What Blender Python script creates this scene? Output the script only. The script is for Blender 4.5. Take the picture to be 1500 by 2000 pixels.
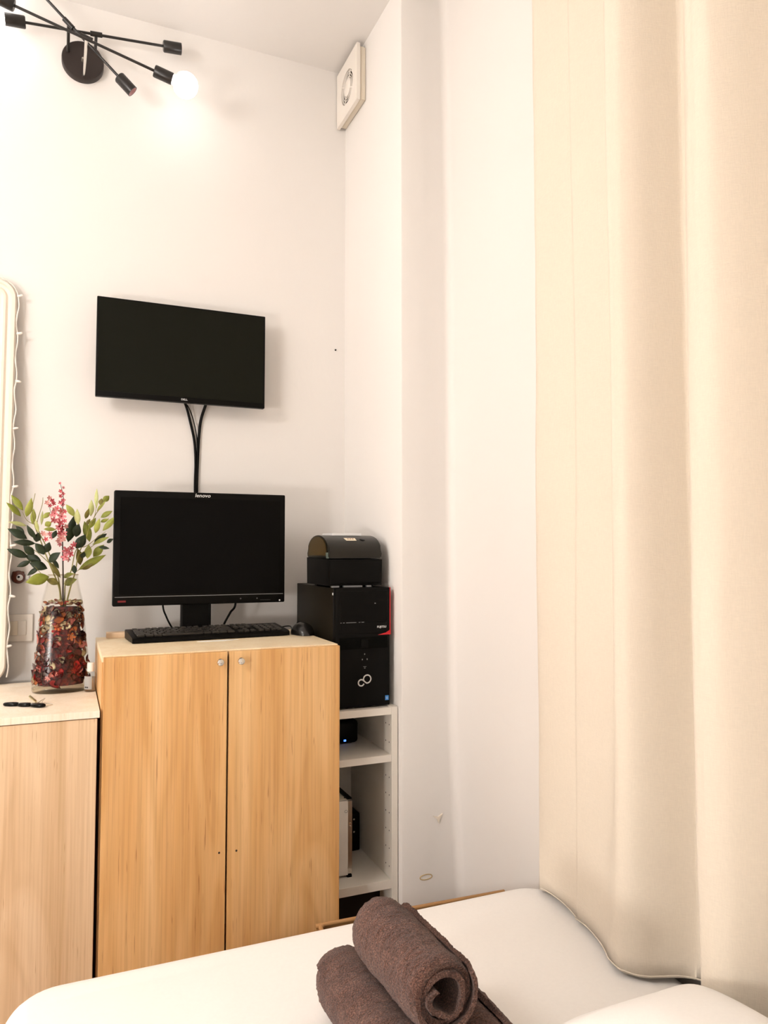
import bpy, bmesh, math, random
from mathutils import Vector, Matrix, noise

for o in list(bpy.data.objects):
    bpy.data.objects.remove(o, do_unlink=True)
scene = bpy.context.scene
C = scene.collection
PI = math.pi
R = math.radians

# ------------------------------------------------------------------ camera, world, lights, exposure
# X runs along the back wall to the right, Y into the room towards the back wall, Z up.
FPX = 1450.0
YAW = math.atan(620 / 1450.0)
PITCH = math.atan(75 / 1450.0)
EYE = Vector((0.0, 0.0, 1.25))
cam_d = bpy.data.cameras.new('camera')
cam = bpy.data.objects.new('camera', cam_d)
C.objects.link(cam)
cam.location = EYE
cam.rotation_euler = (PI / 2 + PITCH, 0, -YAW)
cam_d.sensor_fit = 'VERTICAL'
cam_d.sensor_height = 36.0
cam_d.lens = FPX / 2000.0 * 36.0
cam_d.clip_start = 0.02
scene.camera = cam

world = bpy.data.worlds.new('world')
scene.world = world
world.use_nodes = True
world.node_tree.nodes['Background'].inputs[0].default_value = (1.0, 0.9, 0.8, 1)
world.node_tree.nodes['Background'].inputs[1].default_value = 0.3

BULB_STRENGTH = 8.0          # the bare bulbs of the wall lamp
FILL_PENDANT_STRENGTH = 31.0       # added globe pendant for fill light, left of the view
FILL_FLOOR_STRENGTH = 112.0    # added globe floor lamp for low fill light, outside the view
BULB_COLOR = (1.0, 0.97, 0.95)
FILL_COLOR = (1.0, 0.958, 0.918)

scene.view_settings.view_transform = 'Standard'
scene.view_settings.look = 'None'
scene.view_settings.exposure = -0.05
scene.view_settings.gamma = 1.0
scene.view_settings.use_curve_mapping = False
scene.cycles.max_bounces = 8
scene.cycles.diffuse_bounces = 3
scene.cycles.use_light_tree = False
scene.cycles.glossy_bounces = 3
scene.cycles.transparent_max_bounces = 16
scene.cycles.use_adaptive_sampling = True
scene.cycles.adaptive_threshold = 0.05

# ------------------------------------------------------------------ measuring helper (photograph pixel at a known depth -> real point)
_fw = Vector((math.sin(YAW) * math.cos(PITCH), math.cos(YAW) * math.cos(PITCH), math.sin(PITCH)))
_rt = Vector((math.cos(YAW), -math.sin(YAW), 0))
_up = _rt.cross(_fw)


def at(u, v, Y):
    d = _fw + _rt * ((u - 750) / FPX) - _up * ((v - 1000) / FPX)
    return EYE + d * (Y / d.y)


# ------------------------------------------------------------------ object helpers
WORLD = {}


def tag(o, label=None, cat=None, group=None, kind=None):
    if label: o['label'] = label
    if cat: o['category'] = cat
    if group: o['group'] = group
    if kind: o['kind'] = kind
    return o


def thing(name, label, cat, loc=(0, 0, 0), rotz=0.0, group=None):
    o = bpy.data.objects.new(name, None)
    o.empty_display_size = 0.05
    C.objects.link(o)
    o.location = loc
    o.rotation_euler = (0, 0, rotz)
    WORLD[o.name] = Vector(loc)
    return tag(o, label, cat, group)


def obj(name, bm, material, parent=None, smooth=None, local=False):
    """Link a bmesh (world coordinates unless local) as one mesh object."""
    bmesh.ops.recalc_face_normals(bm, faces=bm.faces)
    me = bpy.data.meshes.new(name)
    bm.to_mesh(me)
    bm.free()
    return obj_me(name, me, material, parent, smooth, local)


def obj_me(name, me, material, parent=None, smooth=None, local=False):
    o = bpy.data.objects.new(name, me)
    C.objects.link(o)
    off = Vector((0, 0, 0))
    if parent is not None:
        o.parent = parent
        off = WORLD.get(parent.name, off)
    WORLD[o.name] = off.copy()
    if not local and off.length > 0:
        me.transform(Matrix.Translation(-off))
    if material is not None:
        me.materials.append(material)
    if smooth is not None:
        for p in me.polygons: p.use_smooth = True
        if smooth < 180: me.set_sharp_from_angle(angle=R(smooth))
    return o


def struct(name, bm, material, label=None, parent=None, smooth=None):
    o = obj(name, bm, material, parent, smooth)
    o['kind'] = 'structure'
    if label: o['label'] = label
    return o


def nb(): return bmesh.new()


def merge(bm, tmp, M=None):
    me = bpy.data.meshes.new('tmp')
    tmp.to_mesh(me)
    tmp.free()
    if M is not None: me.transform(M)
    bm.from_mesh(me)
    bpy.data.meshes.remove(me)
    return bm


def box(bm, x0, x1, y0, y1, z0, z1, bev=0.0, seg=2, M=None):
    t = bmesh.new()
    bmesh.ops.create_cube(t, size=1.0)
    for v in t.verts:
        v.co = Vector((x0 + (v.co.x + .5) * (x1 - x0), y0 + (v.co.y + .5) * (y1 - y0), z0 + (v.co.z + .5) * (z1 - z0)))
    if bev > 0:
        bmesh.ops.bevel(t, geom=t.edges[:], offset=bev, segments=seg, affect='EDGES', profile=0.5)
    return merge(bm, t, M)


def bx(x0, x1, y0, y1, z0, z1, bev=0.0, seg=2): return box(nb(), x0, x1, y0, y1, z0, z1, bev, seg)


def frame_of(d):
    d = Vector(d).normalized()
    a = Vector((0, 0, 1)) if abs(d.z) < 0.9 else Vector((1, 0, 0))
    u = d.cross(a).normalized()
    return u, d.cross(u).normalized(), d


def cyl(bm, p0, p1, r0, r1=None, seg=20, cap=True):
    r1 = r0 if r1 is None else r1
    p0, p1 = Vector(p0), Vector(p1)
    u, w, d = frame_of(p1 - p0)
    A = [bm.verts.new(p0 + (u * math.cos(2 * PI * i / seg) + w * math.sin(2 * PI * i / seg)) * r0) for i in range(seg)]
    B = [bm.verts.new(p1 + (u * math.cos(2 * PI * i / seg) + w * math.sin(2 * PI * i / seg)) * r1) for i in range(seg)]
    for i in range(seg):
        j = (i + 1) % seg
        bm.faces.new((A[i], A[j], B[j], B[i]))
    if cap:
        bm.faces.new(A[::-1]); bm.faces.new(B)
    return bm


def smooth_path(pts, n=8):
    pts = [Vector(p) for p in pts]
    if len(pts) < 3: return pts
    out = []
    P = [pts[0] * 2 - pts[1]] + pts + [pts[-1] * 2 - pts[-2]]
    for i in range(1, len(P) - 2):
        a, b, c, d = P[i - 1], P[i], P[i + 1], P[i + 2]
        for k in range(n):
            t = k / n
            out.append(0.5 * ((2 * b) + (c - a) * t + (2 * a - 5 * b + 4 * c - d) * t * t + (3 * b - a - 3 * c + d) * t ** 3))
    out.append(pts[-1])
    return out


def tube(bm, pts, r, seg=8, n=8, r_end=None, cap=True):
    P = smooth_path(pts, n)
    prev = None
    rings = []
    for i, p in enumerate(P):
        d = (P[min(i + 1, len(P) - 1)] - P[max(i - 1, 0)])
        if d.length < 1e-9: d = Vector((0, 0, 1))
        d.normalize()
        if prev is None: u, w, _ = frame_of(d)
        else:
            u = (prev - d * prev.dot(d)).normalized()
            w = d.cross(u)
        prev = u
        rr = r if r_end is None else r + (r_end - r) * i / (len(P) - 1)
        rings.append([bm.verts.new(p + (u * math.cos(2 * PI * k / seg) + w * math.sin(2 * PI * k / seg)) * rr) for k in range(seg)])
    for a, b in zip(rings[:-1], rings[1:]):
        for k in range(seg):
            j = (k + 1) % seg
            bm.faces.new((a[k], a[j], b[j], b[k]))
    if cap:
        bm.faces.new(rings[0][::-1]); bm.faces.new(rings[-1])
    return bm


def lathe(bm, prof, c, seg=40, axis=None, closed=False, sx=1.0, sy=1.0):
    """Profile of (radius, height) turned about axis (default Z) at c."""
    c = Vector(c)
    u, w, d = (Vector((1, 0, 0)), Vector((0, 1, 0)), Vector((0, 0, 1))) if axis is None else frame_of(axis)
    rings = []
    for r, h in prof:
        if r < 1e-6: rings.append([bm.verts.new(c + d * h)])
        else: rings.append([bm.verts.new(c + d * h + (u * sx * math.cos(2 * PI * k / seg) + w * sy * math.sin(2 * PI * k / seg)) * r) for k in range(seg)])
    pairs = list(zip(rings[:-1], rings[1:]))
    if closed: pairs.append((rings[-1], rings[0]))
    for a, b in pairs:
        for k in range(seg):
            j = (k + 1) % seg
            if len(a) == 1 and len(b) == 1: continue
            if len(a) == 1: bm.faces.new((a[0], b[j], b[k]))
            elif len(b) == 1: bm.faces.new((a[k], a[j], b[0]))
            else: bm.faces.new((a[k], a[j], b[j], b[k]))
    return bm


def prism(bm, poly, y0, y1, plane='XZ'):
    """Extrude a polygon of the XZ plane from y0 to y1 (or of YZ from x0 to x1, XY from z0 to z1)."""
    def mk(a, b, t):
        return {'XZ': (a, t, b), 'YZ': (t, a, b), 'XY': (a, b, t)}[plane]
    A = [bm.verts.new(mk(a, b, y0)) for a, b in poly]
    B = [bm.verts.new(mk(a, b, y1)) for a, b in poly]
    n = len(poly)
    for i in range(n):
        j = (i + 1) % n
        bm.faces.new((A[i], A[j], B[j], B[i]))
    bm.faces.new(A[::-1]); bm.faces.new(B)
    return bm


def text_mesh(body, size, M, extrude=0.0004, shear=0.0, spacing=1.0, bold=0.0):
    cu = bpy.data.curves.new('txt', 'FONT')
    cu.body = body; cu.size = size; cu.extrude = extrude; cu.shear = shear
    cu.space_character = spacing; cu.offset = bold
    cu.align_x = 'CENTER'; cu.align_y = 'CENTER'; cu.resolution_u = 3
    o = bpy.data.objects.new('txt', cu)
    C.objects.link(o)
    bpy.context.view_layer.update()
    me = bpy.data.meshes.new_from_object(o.evaluated_get(bpy.context.evaluated_depsgraph_get()))
    bpy.data.objects.remove(o); bpy.data.curves.remove(cu)
    me.transform(M)
    me.materials.clear()
    return me


def facing(x, y, z, sx=1.0):  # text on a face that looks towards -Y
    return Matrix.Translation((x, y, z)) @ Matrix.Rotation(PI / 2, 4, 'X') @ Matrix.Diagonal((sx, 1, 1, 1))


# ------------------------------------------------------------------ materials
def srgb(r, g, b):
    f = lambda c: (c / 255 / 12.92) if c / 255 <= 0.04045 else ((c / 255 + 0.055) / 1.055) ** 2.4
    return (f(r), f(g), f(b), 1)


class MatB:
    def __init__(s, name):
        s.m = bpy.data.materials.new(name); s.m.use_nodes = True
        s.nt = s.m.node_tree; s.N = s.nt.nodes; s.L = s.nt.links
        s.b = s.N['Principled BSDF']
        s.co = None

    def node(s, t, **kw):
        n = s.N.new(t)
        for k, v in kw.items():
            if hasattr(n, k): setattr(n, k, v)
            else: n.inputs[k].default_value = v
        return n

    def coords(s, scale):
        if s.co is None: s.co = s.N.new('ShaderNodeTexCoord')
        mp = s.N.new('ShaderNodeMapping'); mp.inputs['Scale'].default_value = scale
        s.L.new(s.co.outputs['Object'], mp.inputs['Vector'])
        return mp.outputs['Vector']

    def noise(s, scale, detail=4, rough=0.55, dist=0.0, size=1.0):
        n = s.node('ShaderNodeTexNoise')
        n.inputs['Scale'].default_value = size; n.inputs['Detail'].default_value = detail
        n.inputs['Roughness'].default_value = rough; n.inputs['Distortion'].default_value = dist
        s.L.new(s.coords(scale), n.inputs['Vector'])
        return n.outputs['Fac']

    def ramp(s, fac, stops):
        r = s.N.new('ShaderNodeValToRGB')
        e = r.color_ramp.elements
        while len(e) < len(stops): e.new(0.5)
        for k, (p, c) in enumerate(stops): e[k].position = p; e[k].color = c
        s.L.new(fac, r.inputs['Fac'])
        return r.outputs['Color']

    def mix(s, a, b, fac, mode='MIX'):
        n = s.N.new('ShaderNodeMix'); n.data_type = 'RGBA'; n.blend_type = mode
        for sock, val in ((n.inputs[6], a), (n.inputs[7], b), (n.inputs[0], fac)):
            if isinstance(val, (int, float, tuple)): sock.default_value = val
            else: s.L.new(val, sock)
        return n.outputs[2]

    def bump(s, fac, strength, dist=0.002):
        n = s.N.new('ShaderNodeBump'); n.inputs['Strength'].default_value = strength; n.inputs['Distance'].default_value = dist
        s.L.new(fac, n.inputs['Height']); s.L.new(n.outputs['Normal'], s.b.inputs['Normal'])

    def base(s, c):
        if isinstance(c, tuple): s.b.inputs['Base Color'].default_value = c
        else: s.L.new(c, s.b.inputs['Base Color'])

    def set(s, **kw):
        for k, v in kw.items(): s.b.inputs[k.replace('_', ' ')].default_value = v
        return s


def plain(name, c, rough=0.5, metal=0.0, bump=0.0, size=200.0, vary=0.0, **kw):
    b = MatB(name)
    b.set(Roughness=rough, Metallic=metal, **kw)
    n = b.noise((size,) * 3, 3) if (bump or vary) else None
    if vary:
        lo = tuple(x * (1 - vary) for x in c[:3]) + (1,)
        hi = tuple(min(1, x * (1 + vary)) for x in c[:3]) + (1,)
        b.base(b.ramp(n, [(0.3, lo), (0.7, hi)]))
    else: b.base(c)
    if bump: b.bump(n, bump, 0.001)
    return b.m


def wall_paint(name, c):
    b = MatB(name)
    big = b.noise((1.4, 1.4, 1.0), 3)
    lo = tuple(x * 0.975 for x in c[:3]) + (1,)
    b.base(b.ramp(big, [(0.3, lo), (0.7, c)]))
    b.set(Roughness=0.62, Specular_IOR_Level=0.3)
    b.bump(b.noise((16, 16, 9), 3, 0.6), 0.16, 0.006)
    return b.m


def wood(name, dark, mid, light, streak, stretch=1.0):
    b = MatB(name)
    band = b.noise((13, 13, 0.55 * stretch), 3, 0.5, 0.4)
    cathedral = b.noise((5, 5, 0.9 * stretch), 2, 0.5, 1.6, 1.0)
    w = b.node('ShaderNodeMath', operation='MULTIPLY'); b.L.new(cathedral, w.inputs[0]); w.inputs[1].default_value = 26.0
    sn = b.node('ShaderNodeMath', operation='SINE'); b.L.new(w.outputs[0], sn.inputs[0])
    sc = b.node('ShaderNodeMapRange'); b.L.new(sn.outputs[0], sc.inputs[0])
    sc.inputs[1].default_value = -1; sc.inputs[2].default_value = 1
    fine = b.noise((150, 150, 2.4 * stretch), 4, 0.6)
    pores = b.noise((210, 210, 9 * stretch), 2, 0.5)
    col = b.ramp(band, [(0.28, dark), (0.5, mid), (0.72, light)])
    col = b.mix(col, b.ramp(sc.outputs[0], [(0.0, dark), (0.3, mid), (1.0, light)]), 0.30)
    col = b.mix(col, b.ramp(fine, [(0.34, streak), (0.56, (1, 1, 1, 1))]), 0.22, 'MULTIPLY')
    col = b.mix(col, b.ramp(pores, [(0.27, streak), (0.34, (1, 1, 1, 1))]), 0.5, 'MULTIPLY')
    b.base(col)
    b.set(Roughness=0.5, Specular_IOR_Level=0.35)
    b.bump(fine, 0.06, 0.001)
    return b.m


def fabric(name, c, warp=900.0, vary=0.06, bump=0.25, trans=0.0, slub=0.0):
    b = MatB(name)
    a = b.noise((warp * .12, warp * .12, warp), 2)
    h = b.noise((warp, warp, warp * .1), 2)
    m = b.node('ShaderNodeMath', operation='ADD'); b.L.new(a, m.inputs[0]); b.L.new(h, m.inputs[1])
    lo = tuple(x * (1 - vary) for x in c[:3]) + (1,)
    hi = tuple(min(1, x * (1 + vary)) for x in c[:3]) + (1,)
    mr = b.node('ShaderNodeMapRange'); b.L.new(m.outputs[0], mr.inputs[0]); mr.inputs[1].default_value = 0.7; mr.inputs[2].default_value = 1.3
    b.base(b.ramp(mr.outputs[0], [(0.0, lo), (1.0, hi)]))
    b.set(Roughness=0.9, Specular_IOR_Level=0.1, Sheen_Weight=0.15)
    b.bump(m.outputs[0], bump, 0.0012)
    if trans:
        tr = b.N.new('ShaderNodeBsdfTranslucent'); tr.inputs['Color'].default_value = c
        mx = b.N.new('ShaderNodeMixShader'); mx.inputs[0].default_value = trans
        b.L.new(b.b.outputs[0], mx.inputs[1]); b.L.new(tr.outputs[0], mx.inputs[2])
        b.L.new(mx.outputs[0], b.N['Material Output'].inputs['Surface'])
    return b.m


def emit(name, c, strength):
    b = MatB(name)
    b.base((0.8, 0.8, 0.8, 1))
    b.b.inputs['Emission Color'].default_value = tuple(c[:3]) + (1,)
    b.b.inputs['Emission Strength'].default_value = strength
    return b.m


def thin_glass(name, tint, edge=0.55, rough=0.02):
    m = bpy.data.materials.new(name); m.use_nodes = True
    nt = m.node_tree; nt.nodes.clear()
    out = nt.nodes.new('ShaderNodeOutputMaterial')
    mx = nt.nodes.new('ShaderNodeMixShader'); lw = nt.nodes.new('ShaderNodeLayerWeight'); lw.inputs['Blend'].default_value = 0.5
    pw = nt.nodes.new('ShaderNodeMath'); pw.operation = 'POWER'; pw.inputs[1].default_value = 3.5
    mr = nt.nodes.new('ShaderNodeMapRange'); mr.inputs[3].default_value = 0.02; mr.inputs[4].default_value = edge
    tr = nt.nodes.new('ShaderNodeBsdfTransparent'); tr.inputs['Color'].default_value = tint
    gl = nt.nodes.new('ShaderNodeBsdfGlossy'); gl.inputs['Roughness'].default_value = rough
    nt.links.new(lw.outputs['Facing'], pw.inputs[0]); nt.links.new(pw.outputs[0], mr.inputs[0])
    nt.links.new(mr.outputs[0], mx.inputs[0]); nt.links.new(tr.outputs[0], mx.inputs[1]); nt.links.new(gl.outputs[0], mx.inputs[2])
    nt.links.new(mx.outputs[0], out.inputs['Surface'])
    return m


M = {}
M['wall'] = wall_paint('wall_paint', (0.845, 0.805, 0.765, 1))
M['ceiling'] = wall_paint('ceiling_paint', (0.85, 0.815, 0.78, 1))
M['floor'] = wood('floor_laminate', srgb(150, 110, 72), srgb(172, 130, 90), srgb(190, 150, 108), srgb(150, 120, 90))
M['oak'] = wood('oak_laminate', srgb(200, 148, 86), srgb(223, 174, 114), srgb(238, 198, 144), srgb(160, 108, 62))
M['lit_oak_top'] = wood('oak_top_brightened', srgb(242, 218, 178), srgb(249, 228, 192), srgb(253, 236, 204), srgb(236, 210, 172), 1.0)  # paler oak copy, the light on the top put into its colour
M['ash'] = wood('ash_laminate', srgb(202, 168, 128), srgb(222, 190, 152), srgb(236, 210, 176), srgb(180, 142, 104))
M['lit_ash_top'] = wood('ash_top_brightened', srgb(240, 222, 198), srgb(248, 233, 212), srgb(253, 241, 224), srgb(234, 214, 188))  # ash lightened in colour so the top looks more brightly lit
M['white_board'] = plain('white_melamine', srgb(238, 231, 220), 0.45)
M['hole'] = plain('drilled_hole', (0.03, 0.02, 0.012, 1), 0.9)
M['black'] = plain('black_plastic', (0.0028, 0.0024, 0.002, 1), 0.42, bump=0.1, size=900, Specular_IOR_Level=.10)
M['black_gloss'] = plain('black_gloss_plastic', (0.003, 0.003, 0.003, 1), 0.2, Specular_IOR_Level=.16)
M['black_metal'] = plain('black_lacquered_metal', (0.008, 0.006, 0.005, 1), 0.33)
M['lamp_disc'] = plain('dark_brown_metal', (0.018, 0.010, 0.008, 1), 0.38)
M['case_steel'] = plain('dark_grey_steel', (0.010, 0.007, 0.0035, 1), 0.5, bump=0.1, size=500, Specular_IOR_Level=.12)
M['screen_off'] = plain('matt_dark_screen', (0.0016, 0.0013, 0.0012, 1), 0.33, Specular_IOR_Level=.08)
M['screen_tv'] = plain('dark_wall_screen', (0.0045, 0.005, 0.0022, 1), 0.36, Specular_IOR_Level=.14)
M['print_white'] = plain('white_print', (0.75, 0.74, 0.72, 1), 0.5)
M['grey_line'] = plain('grey_print', (0.22, 0.22, 0.22, 1), 0.4)
M['red_print'] = plain('red_print', srgb(196, 24, 34), 0.45)
M['dark_red'] = plain('dark_red_print', srgb(110, 12, 14), 0.5)
M['blue_sticker'] = plain('blue_sticker', srgb(62, 140, 214), 0.4)
M['white_plastic'] = plain('white_plastic', srgb(238, 230, 220), 0.38)
M['cream_plastic'] = plain('cream_plastic', srgb(232, 220, 200), 0.38)
M['silver'] = plain('brushed_metal', (0.62, 0.58, 0.52, 1), 0.28, 1.0)
M['chrome'] = plain('satin_chrome', (0.72, 0.70, 0.66, 1), 0.2, 1.0)
M['mirror'] = plain('mirror_glass', (0.88, 0.86, 0.85, 1), 0.02, 1.0)
M['white_wood'] = plain('white_painted_wood', srgb(236, 224, 208), 0.5, bump=0.2, size=60)
M['sheet'] = fabric('white_bed_sheet', (0.92, 0.885, 0.85, 1), 1200, 0.015, 0.06)
M['pillow'] = fabric('white_pillowcase', (0.92, 0.89, 0.86, 1), 1200, 0.015, 0.06)
M['curtain'] = fabric('cream_linen', (0.84, 0.745, 0.62, 1), 700, 0.035, 0.32, trans=0.12)
M['cardboard'] = plain('tan_card', srgb(142, 100, 54), 0.75, vary=0.1, size=60)
M['bed_base'] = plain('beige_upholstery', srgb(186, 160, 130), 0.9, bump=0.3, size=600)
M['glass'] = thin_glass('vase_glass', (0.97, 0.965, 0.95, 1), 0.5, 0.22)
M['glass_base'] = thin_glass('thick_glass', (0.90, 0.87, 0.80, 1), 0.6)
M['bulb'] = emit('lit_opal_bulb', BULB_COLOR, BULB_STRENGTH)
M['fill_glow'] = emit('fill_pendant_globe', FILL_COLOR, FILL_PENDANT_STRENGTH)
M['led_blue'] = emit('blue_led', (0.03, 0.25, 1.0), 1.6)
M['socket_in'] = plain('socket_ceramic', srgb(230, 190, 190), 0.5)


def terry():
    b = MatB('brown_terry')
    n1 = b.noise((430, 430, 430), 3, 0.7)
    n2 = b.noise((30, 30, 30), 3, 0.6)
    c = b.ramp(n1, [(0.32, srgb(44, 26, 20)), (0.5, srgb(94, 62, 50)), (0.68, srgb(146, 106, 90))])
    c = b.mix(c, b.ramp(n2, [(0.35, srgb(150, 120, 110)), (0.65, (1, 1, 1, 1))]), 0.55, 'MULTIPLY')
    b.base(c)
    b.set(Roughness=1.0, Specular_IOR_Level=0.02, Sheen_Weight=0.2, Sheen_Roughness=0.6)
    b.bump(n1, 0.9, 0.003)
    return b.m


M['terry'] = terry()

# ------------------------------------------------------------------ the room
YB, XR, YP, ZC = 2.55, 0.9328, 2.047, 3.04
XL, YF = -1.75, -1.35
struct('floor', bx(XL - .1, 1.5, YF - .1, YB + .1, -0.1, 0.0), M['floor'], 'brown wood laminate floor under the bed')
struct('ceiling', bx(XL - .1, 1.5, YF - .1, YB + .1, ZC, ZC + .1), M['ceiling'], 'white painted ceiling above the wall lamp')
struct('wall_back', bx(XL - .1, 1.5, YB, YB + .1, 0, ZC), M['wall'], 'white plastered wall behind the screens')
struct('wall_left', bx(XL - .1, XL, YF, YB, 0, ZC), M['wall'], 'white wall on the left, outside the view')
struct('wall_front', bx(XL - .1, 1.5, YF - .1, YF, 0, ZC), M['wall'], 'white wall behind the viewer')


def wall_right():
    bm = nb()
    tab = [(0, 1.140), (.21, 1.134), (.43, 1.123), (.74, 1.110), (1.37, 1.107), (2.185, 1.105), (2.7, 1.098), (ZC, 1.091)]
    def x2(z):
        for (a, b), (c, d) in zip(tab[:-1], tab[1:]):
            if z <= c: return b + (d - b) * (z - a) / (c - a)
        return tab[-1][1]
    rows = []
    nz = 60
    for k in range(nz + 1):
        z = ZC * k / nz
        e = x2(z)
        w = lambda s: 0.0022 * noise.noise(Vector((s, z * 2.3, 3.1)))
        r = 0.026
        P = [(XR, YB), (XR + w(0), 2.3), (XR, YP + .006), (XR + .002, YP + .002), (XR + .007, YP), (XR + .09, YP + w(5))]
        for i in range(7):
            a = PI / 2 * i / 6
            P.append((e - r + r * math.sin(a), YP - r + r * math.cos(a)))
        P += [(e + w(7), 1.9), (e + w(8), 1.75), (e + w(9), 1.5), (e, 1.0), (e, YF), (1.45, YF), (1.45, YB)]
        rows.append([bm.verts.new((x, y, z)) for x, y in P])
    n = len(rows[0])
    for a, b in zip(rows[:-1], rows[1:]):
        for i in range(n):
            j = (i + 1) % n
            bm.faces.new((a[i], a[j], b[j], b[i]))
    bm.faces.new(rows[0][::-1]); bm.faces.new(rows[-1])
    return bm


wr = struct('wall_right', wall_right(), M['wall'], 'white wall with a shallow pier beside the curtain', smooth=40)
# round filler plug and a plaster chip low on the pier
bm = nb()
tube(bm, [(1.012 + .02 * math.cos(a), YP - .0005, .272 + .0075 * math.sin(a)) for a in [2 * PI * i / 20 for i in range(21)]], 0.0016, 6, 2)
obj('plaster_ring', bm, plain('dirty_plaster', srgb(190, 164, 120), 0.9), wr)
bm = prism(nb(), [(1.035, .449), (1.052, .444), (1.068, .452), (1.060, .440), (1.054, .425), (1.048, .439)], YP - .004, YP + .002)
obj('plaster_chip', bm, M['white_wood'], wr)
bm = lathe(nb(), [(0, 0), (.003, 0), (.003, .003), (0, .0035)], (0.896, YB, 1.986), 10, axis=(0, -1, 0))
tag(obj('nail', bm, M['black']), 'tiny dark nail in the bare wall right of the upper screen', 'nail')

# globe pendant added as main fill light, unseen left of the view
LP = Vector((-1.22, 1.05, 2.30))
t = thing('fill_pendant', 'added white globe fill light hung outside the view', 'added fill light', (LP.x, LP.y, ZC))
obj('ceiling_rose', lathe(nb(), [(0, 0), (.05, 0), (.05, -.02), (.02, -.035), (0, -.035)], (LP.x, LP.y, ZC), 24), M['white_plastic'], t, 40)
obj('cord', cyl(nb(), (LP.x, LP.y, ZC - .034), (LP.x, LP.y, LP.z + .235), .004, seg=8), M['white_plastic'], t, 40)
obj('cap', cyl(nb(), (LP.x, LP.y, LP.z + .214), (LP.x, LP.y, LP.z + .24), .035, seg=20), M['white_plastic'], t, 40)
obj('globe', lathe(nb(), [(.22 * math.cos(R(-90) + R(180) * i / 10) if 0 < i < 10 else 0, .22 * math.sin(R(-90) + R(180) * i / 10)) for i in range(11)], LP, 20), M['fill_glow'], t, 180)

# unseen globe floor lamp added to brighten the lower walls
FL = Vector((-1.40, 0.45, 0.98))
t = thing('fill_floor_lamp', 'added white globe fill light on a stand outside the view', 'floor lamp', (FL.x, FL.y, 0))
obj('base', lathe(nb(), [(0, 0), (.13, 0), (.13, .015), (.02, .025), (0, .025)], (FL.x, FL.y, 0), 28), M['black_metal'], t, 40)
obj('pole', cyl(nb(), (FL.x, FL.y, .024), (FL.x, FL.y, FL.z - .128), .010, seg=12), M['black_metal'], t, 40)
obj('holder', cyl(nb(), (FL.x, FL.y, FL.z - .14), (FL.x, FL.y, FL.z - .105), .035, seg=18), M['black_metal'], t, 40)
obj('globe', lathe(nb(), [(.12 * math.cos(R(-90) + R(180) * i / 10) if 0 < i < 10 else 0, .12 * math.sin(R(-90) + R(180) * i / 10)) for i in range(11)], FL, 18), emit('fill_floor_globe', FILL_COLOR, FILL_FLOOR_STRENGTH), t, 180)

# ------------------------------------------------------------------ bed
BEDZ = 0.447
BX0, BX1, BY0, BY1 = -0.088, 1.098, -0.50, 1.572


def slab(x0, x1, y0, y1, z0, z1, rc, re, nseg=8, sub=26, bulge=0.0):
    """A soft slab: rounded corners in plan (rc) and rounded upper and lower edges (re)."""
    bm = nb()
    def ring(inset, z):
        out = []
        r = max(rc - inset, 0.004)
        for cx, cy, a0 in ((x1 - rc, y1 - rc, 0), (x0 + rc, y1 - rc, PI / 2), (x0 + rc, y0 + rc, PI), (x1 - rc, y0 + rc, 1.5 * PI)):
            for i in range(nseg + 1):
                a = a0 + PI / 2 * i / nseg
                out.append((cx + r * math.cos(a), cy + r * math.sin(a), z))
        return out
    prof = []
    for i in range(7):
        a = PI / 2 * i / 6
        prof.append((re * (1 - math.sin(a)), z0 + re * (1 - math.cos(a))))
    for i in range(7):
        a = PI / 2 * i / 6
        prof.append((re * (1 - math.cos(a)), z1 - re * (1 - math.sin(a))))
    rings = [[bm.verts.new(p) for p in ring(i, z)] for i, z in prof]
    n = len(rings[0])
    for a, b in zip(rings[:-1], rings[1:]):
        for i in range(n):
            j = (i + 1) % n
            bm.faces.new((a[i], a[j], b[j], b[i]))
    bm.faces.new(rings[0][::-1])
    top = bm.faces.new(rings[-1])
    return bm


t = thing('bed', 'bed with white fitted sheet below the long curtain', 'bed', (0.48, 0.53, 0))
bm = slab(BX0, BX1, BY0, BY1, 0.20, BEDZ, 0.095, 0.045)
obj('mattress', bm, M['sheet'], t, 50)
# a fitted sheet that lies over the mattress with faint wrinkles
bm = nb()
NX, NY = 60, 90
g = []
for i in range(NX + 1):
    col = []
    for j in range(NY + 1):
        x = BX0 + .07 + (BX1 - BX0 - .14) * i / NX
        y = BY0 + .07 + (BY1 - BY0 - .14) * j / NY
        e = min(i, NX - i, 6) / 6 * min(j, NY - j, 6) / 6
        h = 0.0005 + 0.0022 * e * (0.5 + noise.noise(Vector((x * 3.1 + y * 2.0, y * 2.2, 0.4)))) + 0.0016 * e * max(0, noise.noise(Vector((x * 16, y * 3.0, 1.7))))
        h = max(h, 0.0004) if e > 0 else -0.001
        col.append(bm.verts.new((x, y, BEDZ + h)))
    g.append(col)
for i in range(NX):
    for j in range(NY):
        bm.faces.new((g[i][j], g[i + 1][j], g[i + 1][j + 1], g[i][j + 1]))
obj('fitted_sheet', bm, M['sheet'], t, 180)
obj('bed_base', bx(BX0 + .02, BX1 - .02, BY0 + .02, BY1 - .02, 0.08, 0.205, .012), M['bed_base'], t, 40)
for x in (BX0 + .1, BX1 - .1):
    for y in (BY0 + .1, BY1 - .1):
        obj('leg', cyl(nb(), (x, y, 0), (x, y, .082), .022, .028), M['black_metal'], t, 40)


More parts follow.
